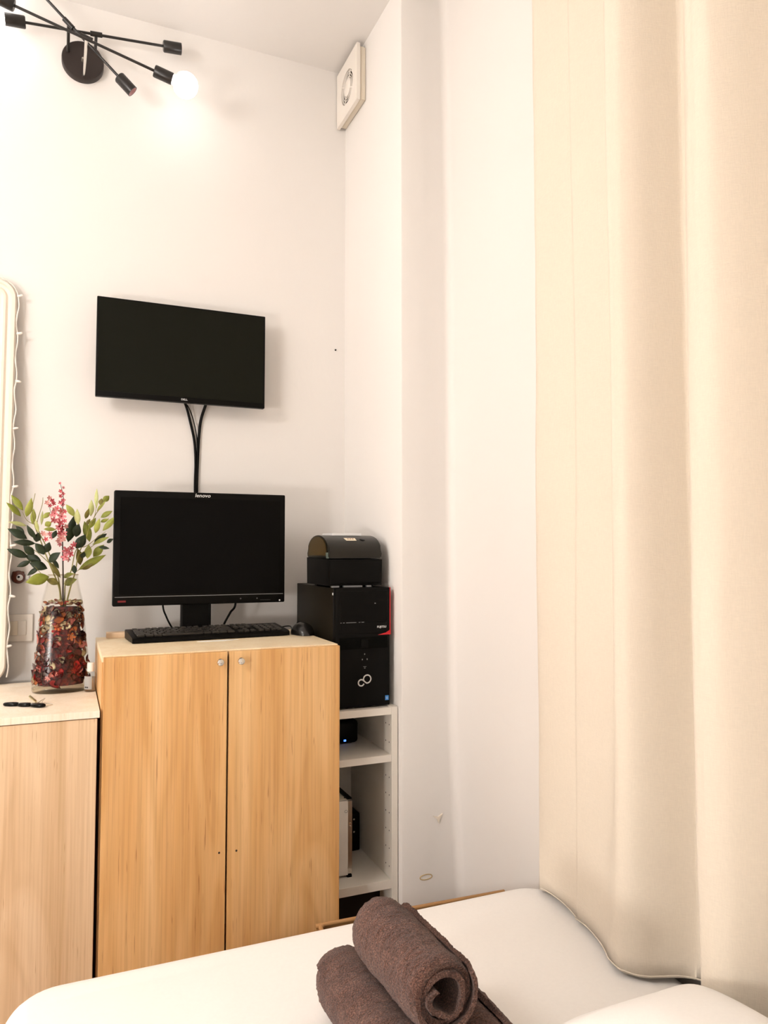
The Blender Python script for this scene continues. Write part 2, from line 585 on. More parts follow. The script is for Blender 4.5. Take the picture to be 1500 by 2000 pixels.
def pillow(x0, x1, y0, y1, zc, th):
    bm = nb()
    n = 30
    def P(i, j, s):
        u, v = 2 * i / n - 1, 2 * j / n - 1
        pu, pv = 1 - abs(u) ** 3.0, 1 - abs(v) ** 3.0
        h = max(pu * pv, 0) ** 0.55
        pinch = 1 - 0.07 * (abs(v) ** 2 * (1 - abs(u) ** 2) + 0)
        pinch2 = 1 - 0.07 * (abs(u) ** 2 * (1 - abs(v) ** 2))
        x = (x0 + x1) / 2 + (x1 - x0) / 2 * u * pinch2
        y = (y0 + y1) / 2 + (y1 - y0) / 2 * v * pinch
        k = 0.006 * noise.noise(Vector((x * 9, y * 9, s))) * h
        return (x, y, zc + s * th / 2 * h * (1.0 if s > 0 else 0.92) + k)
    for s in (1, -1):
        g = [[bm.verts.new(P(i, j, s)) for j in range(n + 1)] for i in range(n + 1)]
        for i in range(n):
            for j in range(n):
                bm.faces.new((g[i][j], g[i + 1][j], g[i + 1][j + 1], g[i][j + 1]))
    bmesh.ops.remove_doubles(bm, verts=bm.verts, dist=0.0004)
    return bm


tag(obj('pillow', pillow(0.68, .972, 0.35, 0.975, BEDZ + .080, .158), M['pillow'], None, 180), 'plump white pillow on the bed by the curtain', 'pillow')


# rolled towels
def towel(c0, c1, r, seed, turns=2.7, th=0.0080, phase=0.0, squash=1.0):
    """A towel sheet rolled into a spiral between two end centres."""
    rnd = random.Random(seed)
    c0, c1 = Vector(c0), Vector(c1)
    d = (c1 - c0).normalized()
    up = Vector((0, 0, 1)); u = d.cross(up).normalized(); w = u.cross(d)
    bm = nb()
    N = int(turns * 84)
    K = 96
    pitch = (r * 0.52) / turns
    rows = []
    for k in range(K + 1):
        t = k / K
        c = c0.lerp(c1, t)
        # the roll ends are pulled in a little, as folded terry is
        e = min(t, 1 - t)
        end = 1 - 0.10 * max(0, 1 - e / 0.10) ** 2
        outer, inner = [], []
        for i in range(N + 1):
            a = 2 * PI * turns * i / N + phase
            rad = r - pitch * turns * i / N
            rad *= end
            if i / N > 0.72: rad *= 1 + 0.22 * math.sin(a * 3.0 + seed) * (i / N - 0.72) / 0.28
            rough = 0.0016 * noise.noise((c + (u * math.cos(a) + w * math.sin(a)) * rad) * 260) + 0.0010 * noise.noise((c + (u * math.cos(a) + w * math.sin(a)) * rad) * 560) + 0.0012 * noise.noise(Vector((a * 3.0 + seed * 7, t * 26, rad * 60))) + 0.0024 * noise.noise(Vector((a * 0.9, t * 6 + seed, 0.3)))
            # each layer ends a little further out or in, so the rings read at the open end
            slide = d * (0.006 * math.sin(2.2 * i / N * PI + seed) * (1 if t in (0, 1) else 0))
            dirv = u * math.cos(a) + w * math.sin(a) * squash
            outer.append(bm.verts.new(c + slide + dirv * (rad + rough)))
            inner.append(bm.verts.new(c + slide + dirv * (rad - min(th, pitch * .66))))
        rows.append((outer, inner))
    for (o0, i0), (o1, i1) in zip(rows[:-1], rows[1:]):
        for i in range(N):
            bm.faces.new((o0[i], o0[i + 1], o1[i + 1], o1[i]))
            bm.faces.new((i0[i + 1], i0[i], i1[i], i1[i + 1]))
        bm.faces.new((o0[0], o1[0], i1[0], i0[0]))
        bm.faces.new((o0[N], i0[N], i1[N], o1[N]))
    for (o, i_), flip in ((rows[0], 0), (rows[-1], 1)):
        for i in range(N):
            f = (o[i], i_[i], i_[i + 1], o[i + 1])
            bm.faces.new(f[::-1] if flip else f)
    return bm


TG = 'rolled towels on the bed'
tr_ = 0.0595
for nm, c0, c1, sd, ph, lab in (
        ('left', (.455, 1.255, BEDZ + .061), (.462, .965, BEDZ + .061), 3, 0.6, 'rolled brown terry towel lying lower left under the top towel'),
        ('right', (.575, 1.165, BEDZ + .061), (.582, .960, BEDZ + .061), 5, 2.1, 'rolled brown terry towel at lower right, mostly hidden by the top towel'),
        ('top', (.500, 1.195, BEDZ + .1675), (.510, .970, BEDZ + .1675), 8, 2.6, 'rolled brown terry towel on top of the other two')):
    tag(obj('rolled_towel', towel(c0, c1, tr_, sd, phase=ph), M['terry'], None, 60), lab, 'towel', TG)

# ------------------------------------------------------------------ curtain
prof = [(1.505, 1.062), (1.498, 1.046), (1.47, 1.041), (1.39, 1.036), (1.352, 1.0345), (1.338, 1.028), (1.30, 1.024), (1.25, 1.014), (1.215, 1.003), (1.188, .990), (1.165, .984),
        (1.146, .988), (1.124, 1.004), (1.103, 1.035), (1.082, 1.072), (1.06, 1.094), (1.035, 1.096), (1.008, 1.070), (.982, 1.016), (.960, .988),
        (.940, .981), (.922, .980), (.902, .988), (.878, 1.014), (.85, 1.055), (.825, 1.088), (.80, 1.09), (.775, 1.066), (.75, 1.01), (.725, .986),
        (.70, .984), (.67, 1.01), (.63, 1.06), (.60, 1.088), (.57, 1.07), (.54, 1.01), (.51, .986), (.47, 1.01), (.43, 1.06), (.39, 1.088), (.35, 1.05), (.31, .99), (.27, .99), (.22, 1.04), (.18, 1.07)]


# higher up the first fold stands out more sharply and hides the cloth behind it
up = {1.47: 1.022, 1.39: 1.032, 1.352: 1.040, 1.338: 1.034, 1.30: 1.042, 1.25: 1.052, 1.215: 1.052, 1.188: 1.030, 1.165: .987, 1.146: .981, 1.124: .985, 1.103: 1.010, 1.082: 1.052}
prof_up = [(y, up.get(y, x)) for y, x in prof]


def curtain():
    bm = nb()
    P = smooth_path([(x, y, 0) for y, x in prof], 5)
    Q = smooth_path([(x, y, 0) for y, x in prof_up], 5)
    z0, z1 = BEDZ + .012, 3.0
    K = 44
    front, back = [], []
    n = len(P)
    def nrm(i):
        d = P[min(i + 1, n - 1)] - P[max(i - 1, 0)]
        return Vector((-d.y, d.x, 0)).normalized() * -1
    for k in range(K + 1):
        t = k / K
        z = z0 + (z1 - z0) * t ** 1.15
        ra, rb = [], []
        for i, p in enumerate(P):
            w = 0.006 * noise.noise(Vector((i * 0.06, z * 1.4, 2.0))) + 0.0015 * noise.noise(Vector((i * .3, z * 9, 5)))
            flare = 1.0 + 0.10 * (1 - t) ** 3
            sh = min(1, max(0, (z - .55) / .8))
            px_ = p.x + (Q[i].x - p.x) * sh
            x = 1.075 + (px_ - 1.075) * flare + w * (0.4 if p.x > 1.05 else 1.0)
            x = min(x, 1.089)
            y = p.y + 0.004 * math.sin(z * 2.1 + i * .05)
            if i < 14: y -= 0.030 * max(0, (z - 1.2) / 1.8) * (1 - i / 14)
            zz = z + (0.008 * noise.noise(Vector((i * .11, 0, 9))) if k == 0 else 0)
            m = nrm(i)
            ra.append(bm.verts.new((x, y, zz)))
            rb.append(bm.verts.new((x + 0.0015 * abs(m.x) + .0006, y + 0.0015 * m.y, zz)))
        front.append(ra); back.append(rb)
    for k in range(K):
        for i in range(n - 1):
            bm.faces.new((front[k][i], front[k][i + 1], front[k + 1][i + 1], front[k + 1][i]))
            bm.faces.new((back[k][i + 1], back[k][i], back[k + 1][i], back[k + 1][i + 1]))
        bm.faces.new((front[k][0], front[k + 1][0], back[k + 1][0], back[k][0]))
        bm.faces.new((front[k][-1], back[k][-1], back[k + 1][-1], front[k + 1][-1]))
    for i in range(n - 1):
        bm.faces.new((front[0][i], back[0][i], back[0][i + 1], front[0][i + 1]))
        bm.faces.new((front[K][i], front[K][i + 1], back[K][i + 1], back[K][i]))
    return bm


t = thing('curtain', 'long cream linen curtain hanging in folds over the bed', 'curtain', (1.03, 0.85, BEDZ))
cu = obj('panel', curtain(), M['curtain'], t, 180)
# stitched hem along the lower edge
P = smooth_path([(x, y, 0) for y, x in prof], 5)
hem = [Vector((1.075 + (p.x - 1.075) * 1.10 - .0012, p.y + 0.004 * math.sin((BEDZ + .012) * 2.1 + i * .05), BEDZ + .0155 + 0.008 * noise.noise(Vector((i * .11, 0, 9))))) for i, p in enumerate(P)]
bm = tube(nb(), [Vector((min(p.x, 1.088), p.y, p.z)) for p in hem], 0.0013, 6, 1)
obj('hem', bm, M['curtain'], cu, 180)
t2 = thing('curtain_rail', 'slim white curtain rail near the ceiling', 'curtain rail', (1.035, .85, 3.0))
obj('rail', bx(1.02, 1.05, .1, 1.56, 3.001, 3.02, .003), M['white_plastic'], t2, 40)
for y in (.25, .85, 1.45):
    obj('bracket', bx(1.025, 1.045, y - .01, y + .01, 3.02, ZC, .002), M['white_plastic'], t2, 40)

# ------------------------------------------------------------------ open tan box between the bed and the shelf unit
t = thing('storage_box', 'low open tan cardboard box squeezed behind the bed', 'box', (.83, 1.67, 0))
x0, x1, y0, y1, zr = .572, 1.10, 1.585, 1.75, .349
for a in ((x0, x1, y0, y0 + .008, 0, zr - .004), (x0, x1, y1 - .008, y1, 0, zr - .001), (x0, x0 + .008, y0 + .008, y1 - .008, 0, zr - .002), (x1 - .008, x1, y0 + .008, y1 - .008, 0, zr - .002)):
    obj('side', bx(*a), M['cardboard'], t)
obj('bottom', bx(x0 + .008, x1 - .008, y0 + .008, y1 - .008, 0.0, .006), M['cardboard'], t)
bm = tube(nb(), [(x0 + .004, y0 + .02, zr), (x0 + .004, y1 - .03, zr), (x0 + .012, y1 - .01, zr + .001), (x0 + .04, y1 - .004, zr + .001), (x1 - .004, y1 - .004, zr + .001)], .0055, 8, 6)
obj('rim', bm, plain('tan_rim', srgb(176, 132, 84), .7), t, 60)
for o_ in t.children:      # it sags a little towards the wall
    for v_ in o_.data.vertices:
        if v_.co.z > .2: v_.co.z -= max(0, v_.co.x + .83 - x0) * .022

# ------------------------------------------------------------------ oak two-door cabinet
CX0, CX1, CY0, CY1, CZ = 0.0875, 0.712, 1.98, 2.43, 0.986
t = thing('cabinet', 'oak two-door cabinet under the desktop monitor', 'cabinet', (.40, 2.2, 0))
obj('side', bx(CX0, CX0 + .018, CY0 + .020, CY1, 0, CZ - .0155, .0008), M['oak'], t)
obj('side', bx(CX1 - .018, CX1, CY0 + .020, CY1, 0, CZ - .0155, .0008), M['oak'], t)
obj('back', bx(CX0 + .018, CX1 - .018, CY1 - .008, CY1, .05, CZ - .0155), M['white_board'], t)
obj('bottom', bx(CX0 + .018, CX1 - .018, CY0 + .022, CY1 - .008, .05, .068), M['oak'], t)
tp = obj('top', bx(CX0, CX1, CY0 + .018, CY1, CZ - .0155, CZ, .0009), M['lit_oak_top'], t)
# raised front lip of the top, covered by the doors' upper edge
for s, (a, b, hx) in enumerate(((CX0 + .004, .3975, .3765), (.4025, CX1, .431))):
    d = obj('door', bx(a, b, CY0, CY0 + .0175, .06, CZ - .003, .0009), M['oak'], t)
    k = nb()
    lathe(k, [(0, 0), (.0062, 0), (.0062, .002), (.0038, .004), (.0038, .009), (.0085, .012), (.0098, .0155), (.0085, .0195), (.0045, .0215), (0, .0218)], (hx, CY0, .958), 20, axis=(0, -1, 0))
    tag(obj('knob', k, M['chrome'], d, 35), 'small round brushed metal knob')
    hz = .466 if s == 0 else .4645
    hxx = .381 if s == 0 else .426
    obj('screw_hole', lathe(nb(), [(0, .0005), (.0028, .0005), (.0028, -.004), (0, -.004)], (hxx, CY0, hz), 10, axis=(0, -1, 0)), M['hole'], d)

# ------------------------------------------------------------------ pale ash cabinet at the left
LZ = 0.855
LX0, LX1 = -0.72, 0.083
t = thing('cabinet', 'pale ash cabinet carrying the vase at the left edge', 'cabinet', (-.32, 2.2, 0))
obj('top', bx(LX0, LX1 + .0015, 1.978, 2.49, LZ - .0165, LZ, .0009), M['lit_ash_top'], t)
obj('side', bx(LX0, LX0 + .018, 2.0, 2.49, 0, LZ - .0165), M['ash'], t)
obj('side', bx(LX1 - .022, LX1 - .004, 2.0, 2.49, 0, LZ - .0165), M['ash'], t)
obj('back', bx(LX0 + .018, LX1 - .022, 2.49 - .008, 2.49, .05, LZ - .0165), M['white_board'], t)
obj('bottom', bx(LX0 + .018, LX1 - .022, 2.0, 2.49 - .008, .05, .068), M['ash'], t)
for a, b in ((LX0, -.3195), (-.3165, LX1 - .004)):
    d = obj('door', bx(a, b, 1.981, 1.9985, .06, LZ - .0185, .0009), M['ash'], t)
    obj('edge_band', bx(b - .0008, b + .0004, 1.9815, 1.998, .06, LZ - .0186), plain('dark_edge', srgb(120, 60, 40), .6), d)

# ------------------------------------------------------------------ narrow white shelf unit in the corner
SX0, SX1, SY0, SY1, SZ = .714, .930, 2.07, 2.42, .780
t = thing('shelf_unit', 'narrow white open shelf unit beside the oak cabinet', 'shelf', (.82, 2.25, 0))
sideL = obj('side_panel', bx(SX0, SX0 + .017, SY0, SY1, 0, SZ, .0006), M['white_board'], t)
sideR = obj('side_panel', bx(SX1 - .020, SX1, SY0, SY1, 0, SZ, .0006), M['white_board'], t)
obj('back_panel', bx(SX0 + .017, SX1 - .020, SY1 - .006, SY1, .247, SZ - .001), M['white_board'], t)
for za, zb_ in ((.757, .7785), (.6175, .638), (.247, .272)):
    obj('shelf_board', bx(SX0 + .0172, SX1 - .0202, SY0 + .0008, SY1 - .0065, za, zb_, .0006), M['white_board'], t)
bm = nb()
for row_y in (2.088, 2.114):
    for k in range(9):
        z = .305 + k * .0523
        if .605 < z < .65: continue
        if k % 1 == 0:
            lathe(bm, [(0, .0004), (.0021, .0004), (.0021, -.004), (0, -.004)], (SX1 - .020, row_y, z), 8, axis=(-1, 0, 0))
tag(obj('peg_hole_rows', bm, M['hole'], sideR), kind='stuff')

obj('shade_board', bx(SX0 + .0172, SX1 - .0202, 2.16, 2.172, 0, .2465), plain('painted_shade', (.010, .004, .002, 1), .8), t)  # added dark board, painted as the shade below the lowest shelf

# black router with a blue light in the upper bay
t = thing('router', 'low black router with a blue light on the upper shelf', 'router', (.80, 2.28, .638))
obj('body', bx(.735, .868, 2.235, 2.395, .640, .712, .012, 3), M['black'], t, 40)
obj('foot', bx(.75, .85, 2.25, 2.38, .638, .6405), M['black'], t)
c = at(674, 1455, 2.232)
obj('status_light', bx(c.x - .004, c.x + .004, 2.2325, 2.2355, .6475, .6535, .001), M['led_blue'], t)
# slim white computer standing in the lower bay
t = thing('mini_computer', 'slim white computer standing upright on the lower shelf', 'computer', (.75, 2.25, .272))
WY = 2.135
xw = at(680, 1600, WY).x
xs = at(688, 1600, WY).x
obj('case', bx(.7335, xs - .002, WY + .012, 2.385, .279, .500, .002), M['cream_plastic'], t, 40)
fp = obj('front_panel', bx(.7335, xw, WY, WY + .012, .279, .498, .0015), M['white_plastic'], t, 40)
obj('side_strip', bx(xw, xs, WY + .001, WY + .012, .283, .496), M['silver'], t)
obj('top_strip', bx(xw - .002, xs, WY + .003, 2.38, .5002, .504), M['black'], t)
c = at(674.5, 1557, WY)
p = obj('port', bx(c.x - .0045, c.x + .004, WY - .0006, WY + .001, c.z - .0025, c.z + .0025), M['black'], fp)
for v_ in (1608, 1613):
    c = at(684, v_, WY)
    obj('button', lathe(nb(), [(0, .002), (.0022, .0015), (.0026, 0)], (c.x, WY + .001, c.z), 10, axis=(0, -1, 0)), M['chrome'], fp, 60)
c = at(676, 1585, WY)
obj('power_ring', tube(nb(), [(c.x + .004 * math.cos(a), WY - .0002, c.z + .004 * math.sin(a)) for a in [2 * PI * i / 16 for i in range(17)]], .0006, 5, 1), M['grey_line'], fp)
for yy in (WY + .006, 2.36):
    obj('foot', bx(xw - .001, xs - .001, yy - .006, yy + .006, .272, .2795), M['black'], t)
# black power adapter deeper in the same bay
t = thing('power_adapter', 'black power adapter deep in the lower bay right of the white computer', 'adapter', (.885, 2.35, .272))
obj('body', bx(.868, .903, 2.31, 2.40, .272, .392, .005), M['black'], t, 40)
for z_ in (.375, .335):
    obj('socket_pin', cyl(nb(), (.880, 2.3105, z_), (.880, 2.3065, z_), .003, seg=10), M['chrome'], t)

# ------------------------------------------------------------------ desktop tower on the shelf unit
TX0, TX1, TY0, TY1, TZ0, TZ1 = .7375, .9165, 2.09, 2.49, .7805, 1.137
t = thing('computer_tower', 'black desktop computer tower on top of the white shelf unit', 'computer', (.827, 2.29, .7785))
obj('case', bx(TX0, TX1 - .004, TY0 + .025, TY1, TZ0 + .004, TZ1, .002), M['case_steel'], t, 40)
fpn = obj('front_panel', bx(TX0, TX1 - .0035, TY0, TY0 + .025, TZ0 + .002, TZ1 + .0005, .003), M['black'], t, 40)
obj('red_side', bx(TX1 - .0035, TX1, TY0 + .002, TY0 + .024, .994, TZ1, .0006), M['red_print'], t)
obj('red_corner', prism(nb(), [(.8735, .9945), (TX1 - .001, .9945), (TX1 - .001, 1.010), (.9, 1.001)], TY0 - .0012, TY0 + .002), M['red_print'], fpn)
obj('drive_bay', bx(TX0 + .014, TX1 - .012, TY0 - .0012, TY0 + .002, 1.036, 1.128, .0008), M['black'], fpn)
obj('drive_bay', bx(TX0 + .014, TX1 - .016, TY0 - .0012, TY0 + .002, 1.000, 1.033, .0008), M['black'], fpn)
for a, b in ((.753, .756), (.761, .766), (.771, .803), (.811, .816), (.820, .828)):
    obj('slot_highlight', bx(a, b, TY0 - .0018, TY0 - .0008, 1.0338, 1.0352), M['grey_line'], fpn)
obj('drive_button', bx(.862, .866, TY0 - .002, TY0, 1.089, 1.0915), M['grey_line'], fpn)
obj_me('maker_name', text_mesh('FUJITSU', .0088, facing(.8855, TY0 - .0014, 1.0185), bold=.00008), M['print_white'], fpn)
obj('mesh_vent', bx(TX0 + .012, TX1 - .012, TY0 - .0008, TY0 + .001, .955, .990), plain('perforated_black', (.003, .003, .0025, 1), .8, bump=.6, size=700, Specular_IOR_Level=.05), fpn)
obj('power_button', bx(.8175, .8425, TY0 - .002, TY0, .958, .983, .002), M['black'], fpn)
for x_, z_ in ((.8305, .939), (.823, .9235), (.8385, .9235)):
    obj('port_mark', bx(x_ - .0013, x_ + .0013, TY0 - .0008, TY0, z_ - .002, z_ + .002), M['grey_line'], fpn)
obj('port_mark', bx(.826, .836, TY0 - .0008, TY0, .9015, .9026), M['grey_line'], fpn)
obj('port_mark', bx(.829, .833, TY0 - .0008, TY0, .8965, .8988), M['grey_line'], fpn)
# the looped emblem: a large and a small ring that join as a tilted figure of eight
bm = nb()
pts = []
ca, cb = Vector((.8385, 0, .8645)), Vector((.8195, 0, .8545))
ra, rb = .0118, .0092
for i in range(19):
    a = R(205) - R(310) * i / 18
    pts.append(ca + Vector((math.cos(a) * ra, 0, math.sin(a) * ra)))
for i in range(19):
    a = R(55) + R(285) * i / 18
    pts.append(cb + Vector((math.cos(a) * rb, 0, math.sin(a) * rb)))
pts = [Vector((p.x, TY0 - .0002, p.z)) for p in pts]
tube(bm, pts, .0021, 8, 2)
obj('loop_emblem', bm, M['print_white'], fpn, 60)
st = obj('sticker', bx(.8975, .9085, TY0 - .0010, TY0 + .001, .7975, .8115), M['blue_sticker'], fpn)
obj('sticker_print', bx(.8995, .9065, TY0 - .0014, TY0 - .0008, .8055, .8065), M['print_white'], fpn)
obj('sticker_print', bx(.9005, .9055, TY0 - .0014, TY0 - .0008, .8015, .8025), M['print_white'], fpn)
obj('side_latch', bx(TX0 - .0012, TX0 + .001, TY0 + .020, TY0 + .027, 1.116, 1.123), M['print_white'], t)
for x in (TX0 + .02, TX1 - .03):
    for y in (TY0 + .04, TY1 - .04):
        obj('foot', cyl(nb(), (x, y, .7785), (x, y, TZ0 + .005), .011, seg=12), M['black'], t)

# ------------------------------------------------------------------ label printer on the tower
PX0, PX1, PY0, PY1, PZ0 = .7255, .9005, 2.125, 2.335, TZ1 + .0005
t = thing('label_printer', 'black label printer with domed lid on the computer tower', 'printer', (.81, 2.23, PZ0))
lower = [(PY0, PZ0 + .006), (PY1, PZ0 + .006), (PY1 + .004, PZ0 + .09), (PY0 - .003, PZ0 + .085)]
obj('body', prism(nb(), lower, PX0, PX1, 'YZ'), M['black'], t, 30)
def lid_pt(a):
    return ((PY0 + PY1) / 2 - math.cos(a) * (PY1 - PY0 + .006) / 2, PZ0 + .0885 + (max(0.0, math.sin(a)) ** 0.72) * .0715)


lid = [lid_pt(PI * i / 28) for i in range(29)]
bm = prism(nb(), lid[::-1], PX0 + .001, PX1 - .001, 'YZ')
bmesh.ops.bevel(bm, geom=[e for e in bm.edges if len(e.link_faces) == 2 and max(len(f.verts) for f in e.link_faces) > 6], offset=.004, segments=2, affect='EDGES')
lido = obj('lid', bm, plain('dark_olive_plastic', (.006, .0048, .002, 1), .36, Specular_IOR_Level=.42), t, 50)
side = [((y - 2.23) * .80 + 2.23, PZ0 + .097 + (z - PZ0 - .0885) * .82) for y, z in lid]
obj('lid_side_panel', prism(nb(), side[::-1], PX0 - .0015, PX0 + .003, 'YZ'), plain('brown_smoked_plastic', (.060, .036, .009, 1), .35, Specular_IOR_Level=.2), lido, 40)
obj('window', bx(.765, .862, 2.20, 2.30, PZ0 + .1585, PZ0 + .1665, .001), plain('lid_window_reflection', (.82, .80, .78, 1), .1), lido)  # white reflection on the lid window put into its colour
stk = nb()
prism(stk, [(.793, 2.140), (.826, 2.140), (.826, 2.158), (.789, 2.158)], 0, .0006, 'XY')
A_ST = R(47)
(y_a, z_a), (y_b, z_b) = lid_pt(A_ST - .05), lid_pt(A_ST + .05)
y_s, z_s = lid_pt(A_ST)
tilt = math.atan2(z_b - z_a, y_b - y_a)
Mx = Matrix.Translation((.8075, y_s, z_s + .0008)) @ Matrix.Rotation(tilt, 4, 'X') @ Matrix.Translation((-.8075, -2.149, 0))
stk.transform(Mx)
obj('warning_sticker', stk, plain('white_paper_label', srgb(240, 226, 200), .6), lido)
for k in range(3):
    b2 = bx(.799 + k * .008, .804 + k * .008, 2.150, 2.154, .0006, .0010); b2.transform(Mx)
    obj('sticker_print', b2, M['dark_red'], lido)
bt = lathe(nb(), [(.009, 0), (.008, .0012), (0, .0014)], (0, 0, 0), 18)
bt.transform(Matrix.Translation((.848, y_s, z_s + .0004)) @ Matrix.Rotation(tilt, 4, 'X'))
obj('feed_button', bt, M['black_gloss'], lido, 50)
obj('front_cover', bx(PX0 + .006, PX1 - .006, PY0 - .0035, PY0 + .004, PZ0 + .012, PZ0 + .082, .002), M['black'], t, 40)
obj('lid_latch', bx(PX0 - .0025, PX0 + .004, PY0 + .002, PY0 + .014, PZ0 + .088, PZ0 + .106, .001), plain('green_grey_plastic', (.10, .13, .11, 1), .4), t)
for a, b in ((PX0 + .012, PX0 + .035), (PX0 + .05, PX0 + .11), (PX0 + .125, PX0 + .14)):
    obj('base_strip', bx(a, b, PY0 - .002, PY0 + .01, PZ0 + .0005, PZ0 + .0055), M['grey_line'], t)
for y in (PY0 + .03, PY1 - .03):
    obj('foot', bx(PX0 + .02, PX1 - .02, y - .01, y + .01, PZ0, PZ0 + .007), M['black'], t)

# ------------------------------------------------------------------ desktop monitor
MY = 2.335
a, b = at(223, 957, MY), at(556, 1174, MY)
a2 = at(220, 1187, MY)
mx0, mx1, mz0, mz1 = (a.x + a2.x) / 2, b.x, (a2.z + b.z) / 2, a.z
t = thing('monitor', 'black desktop monitor on a stand on the oak cabinet', 'monitor', ((mx0 + mx1) / 2, MY + .05, CZ))
mw, mh = mx1 - mx0, mz1 - mz0
hs = obj('housing', bx(mx0, mx1, MY, MY + .032, mz0, mz1, .004, 3), M['black'], t, 40)
obj('rear_shell', bx(mx0 + .05, mx1 - .05, MY + .032, MY + .045, mz0 + .06, mz1 - .05, .005), M['black'], t, 40)
obj('screen', bx(mx0 + .017, mx1 - .017, MY - .0006, MY + .001, mz0 + .034, mz1 - .020), M['screen_off'], t)
obj('trim_line', bx(mx0 + .006, mx1 - .006, MY - .0008, MY + .001, mz0 + .0265, mz0 + .0282), M['grey_line'], hs)
c = at(396, 964.5, MY)
obj_me('maker_name', text_mesh('lenovo', .0155, facing(c.x, MY - .0006, mz1 - .0098, 1.12), shear=.18, bold=.0001), M['print_white'], hs)
c = at(238, 1175, MY)
obj('badge', bx(c.x - .012, c.x + .011, MY - .0008, MY + .001, c.z - .0028, c.z + .0028), M['dark_red'], hs)
for u_ in (470, 502):
    c = at(u_, 1169 - (u_ - 470) * .02, MY)
    obj('menu_button', lathe(nb(), [(.0024, -.001), (.0024, .0008), (0, .001)], (c.x, MY, c.z), 10, axis=(0, -1, 0)), plain('grey_button', (.06, .06, .06, 1), .4), hs)
c = at(546, 1172, MY)
obj('power_light', lathe(nb(), [(.0026, -.001), (.0026, .0008), (0, .001)], (c.x, MY, c.z), 10, axis=(0, -1, 0)), M['print_white'], hs)
c = at(520, 1171, MY)
obj('button_marks', bx(c.x - .02, c.x + .014, MY - .0006, MY + .001, c.z - .0008, c.z), plain('dim_print', (.05, .05, .05, 1), .4), hs)
n0, n1 = at(353, 1200, 2.40).x, at(412, 1200, 2.40).x
obj('stand_neck', prism(nb(), [(n0 + .004, 2.382), (n1 - .012, 2.382), (n1, 2.40), (n1, 2.415), (n0, 2.415), (n0, 2.392)], CZ + .008, mz0 + .20, 'XY'), M['black'], t)
obj('stand_base', bx(n0 - .06, n1 + .06, 2.378, 2.428, CZ, CZ + .0085, .003), M['black'], t, 40)

# monitor leads hanging behind it
for nm, P, lab in (('a', [(318, 1180), (325, 1205), (336, 1226), (345, 1236)], 'thin black lead curving left of the monitor stand'),
                   ('b', [(460, 1178), (450, 1196), (440, 1214), (434, 1228)], 'straight black lead slanting right of the monitor stand')):
    pts = [at(u_, v_, 2.425) for u_, v_ in P]
    pts = [at(P[0][0] + (3 if nm == 'a' else -2), P[0][1] - 60, 2.405)] + pts
    if pts[-1].z < CZ + .004: pts[-1].z = CZ + .004
    tag(obj('monitor_lead', tube(nb(), pts, .0036 if nm == 'b' else .0028), M['black'], None, 60), lab, 'cable')

# ------------------------------------------------------------------ wall-mounted screen
TYF = 2.47
a, b = at(190, 577, TYF), at(517, 799, TYF)
vx0, vx1, vz0, vz1 = a.x, b.x, b.z + .002, a.z
t = thing('wall_screen', 'thin black flat screen mounted high on the wall', 'screen', ((vx0 + vx1) / 2, TYF + .04, vz0))
hs = obj('housing', bx(vx0, vx1, TYF, TYF + .022, vz0, vz1, .0025, 2), M['black'], t, 40)
obj('screen', bx(vx0 + .006, vx1 - .006, TYF - .0006, TYF + .001, vz0 + .017, vz1 - .006), M['screen_tv'], t)
obj('rear_shell', bx(vx0 + .08, vx1 - .08, TYF + .022, TYF + .045, vz0 + .006, vz1 - .07, .008), M['black'], t, 40)
obj('wall_bracket', bx((vx0 + vx1) / 2 - .06, (vx0 + vx1) / 2 + .06, TYF + .045, YB, vz0 + .1, vz0 + .22), M['black_metal'], t)
c = at(360, 782, TYF)
obj_me('maker_name', text_mesh('DELL', .0085, facing(c.x, TYF - .0006, vz0 + .009, 1.1), bold=.00005), M['print_white'], hs)
# cables from it
YC = YB - .006
for P, r, lab in (([(352, 770), (363, 792), (373, 830), (380, 865), (382, 905), (381, 940), (381, 985)], .0042, 'left thick black cable below the wall screen'),
                  ([(408, 772), (401, 793), (392, 822), (388, 860), (386, 900), (384.5, 940), (384, 985)], .0050, 'right thick black cable below the wall screen'),
                  ([(352, 782), (366, 792), (375, 812), (381, 835), (385, 862), (385, 905), (383.5, 950), (383, 985)], .0018, 'thin black cable between the two thick ones below the wall screen')):
    pts = [at(u_, v_, YC - (.035 if k == 0 else .012 if k == 1 else 0) - (.006 if r < .003 else 0)) for k, (u_, v_) in enumerate(P)]
    tag(obj('screen_cable', tube(nb(), pts, r), M['black'], None, 60), lab, 'cable', 'cables below the wall screen')

# ------------------------------------------------------------------ keyboard, mouse and papers on the cabinet
KROT = R(4.0)
t = thing('keyboard', 'black full-size keyboard in front of the monitor', 'keyboard', (.1765, 2.217, CZ), KROT)
KW, KD = .468, .146
poly = [(0, .002), (0, .013), (.008, .0165), (KD - .006, .028), (KD, .025), (KD, .004), (KD - .01, .002)]
bmk = prism(nb(), [(y, z) for y, z in poly], 0, KW, 'YZ')
obj('body', bmk, M['black'], t, 30, local=True)
kb = bx(-.0072, .0072, -.0070, .0070, 0, .0062, .0018, 2)
me_k = bpy.data.meshes.new('key'); kb.to_mesh(me_k); kb.free(); me_k.materials.append(plain('keycap', (.026, .022, .018, 1), .30, Specular_IOR_Level=.35))
for p in me_k.polygons: p.use_smooth = True
me_k.set_sharp_from_angle(angle=R(40))
slope = (.028 - .0165) / (KD - .014)


def key(x, y, wx=1.0):
    o = bpy.data.objects.new('key', me_k)
    C.objects.link(o)
    o.parent = t
    o.location = (x, y, .0165 + (y - .008) * slope - .0004)
    o.rotation_euler = (math.atan(slope), 0, 0)
    o.scale = (wx, 1, 1)


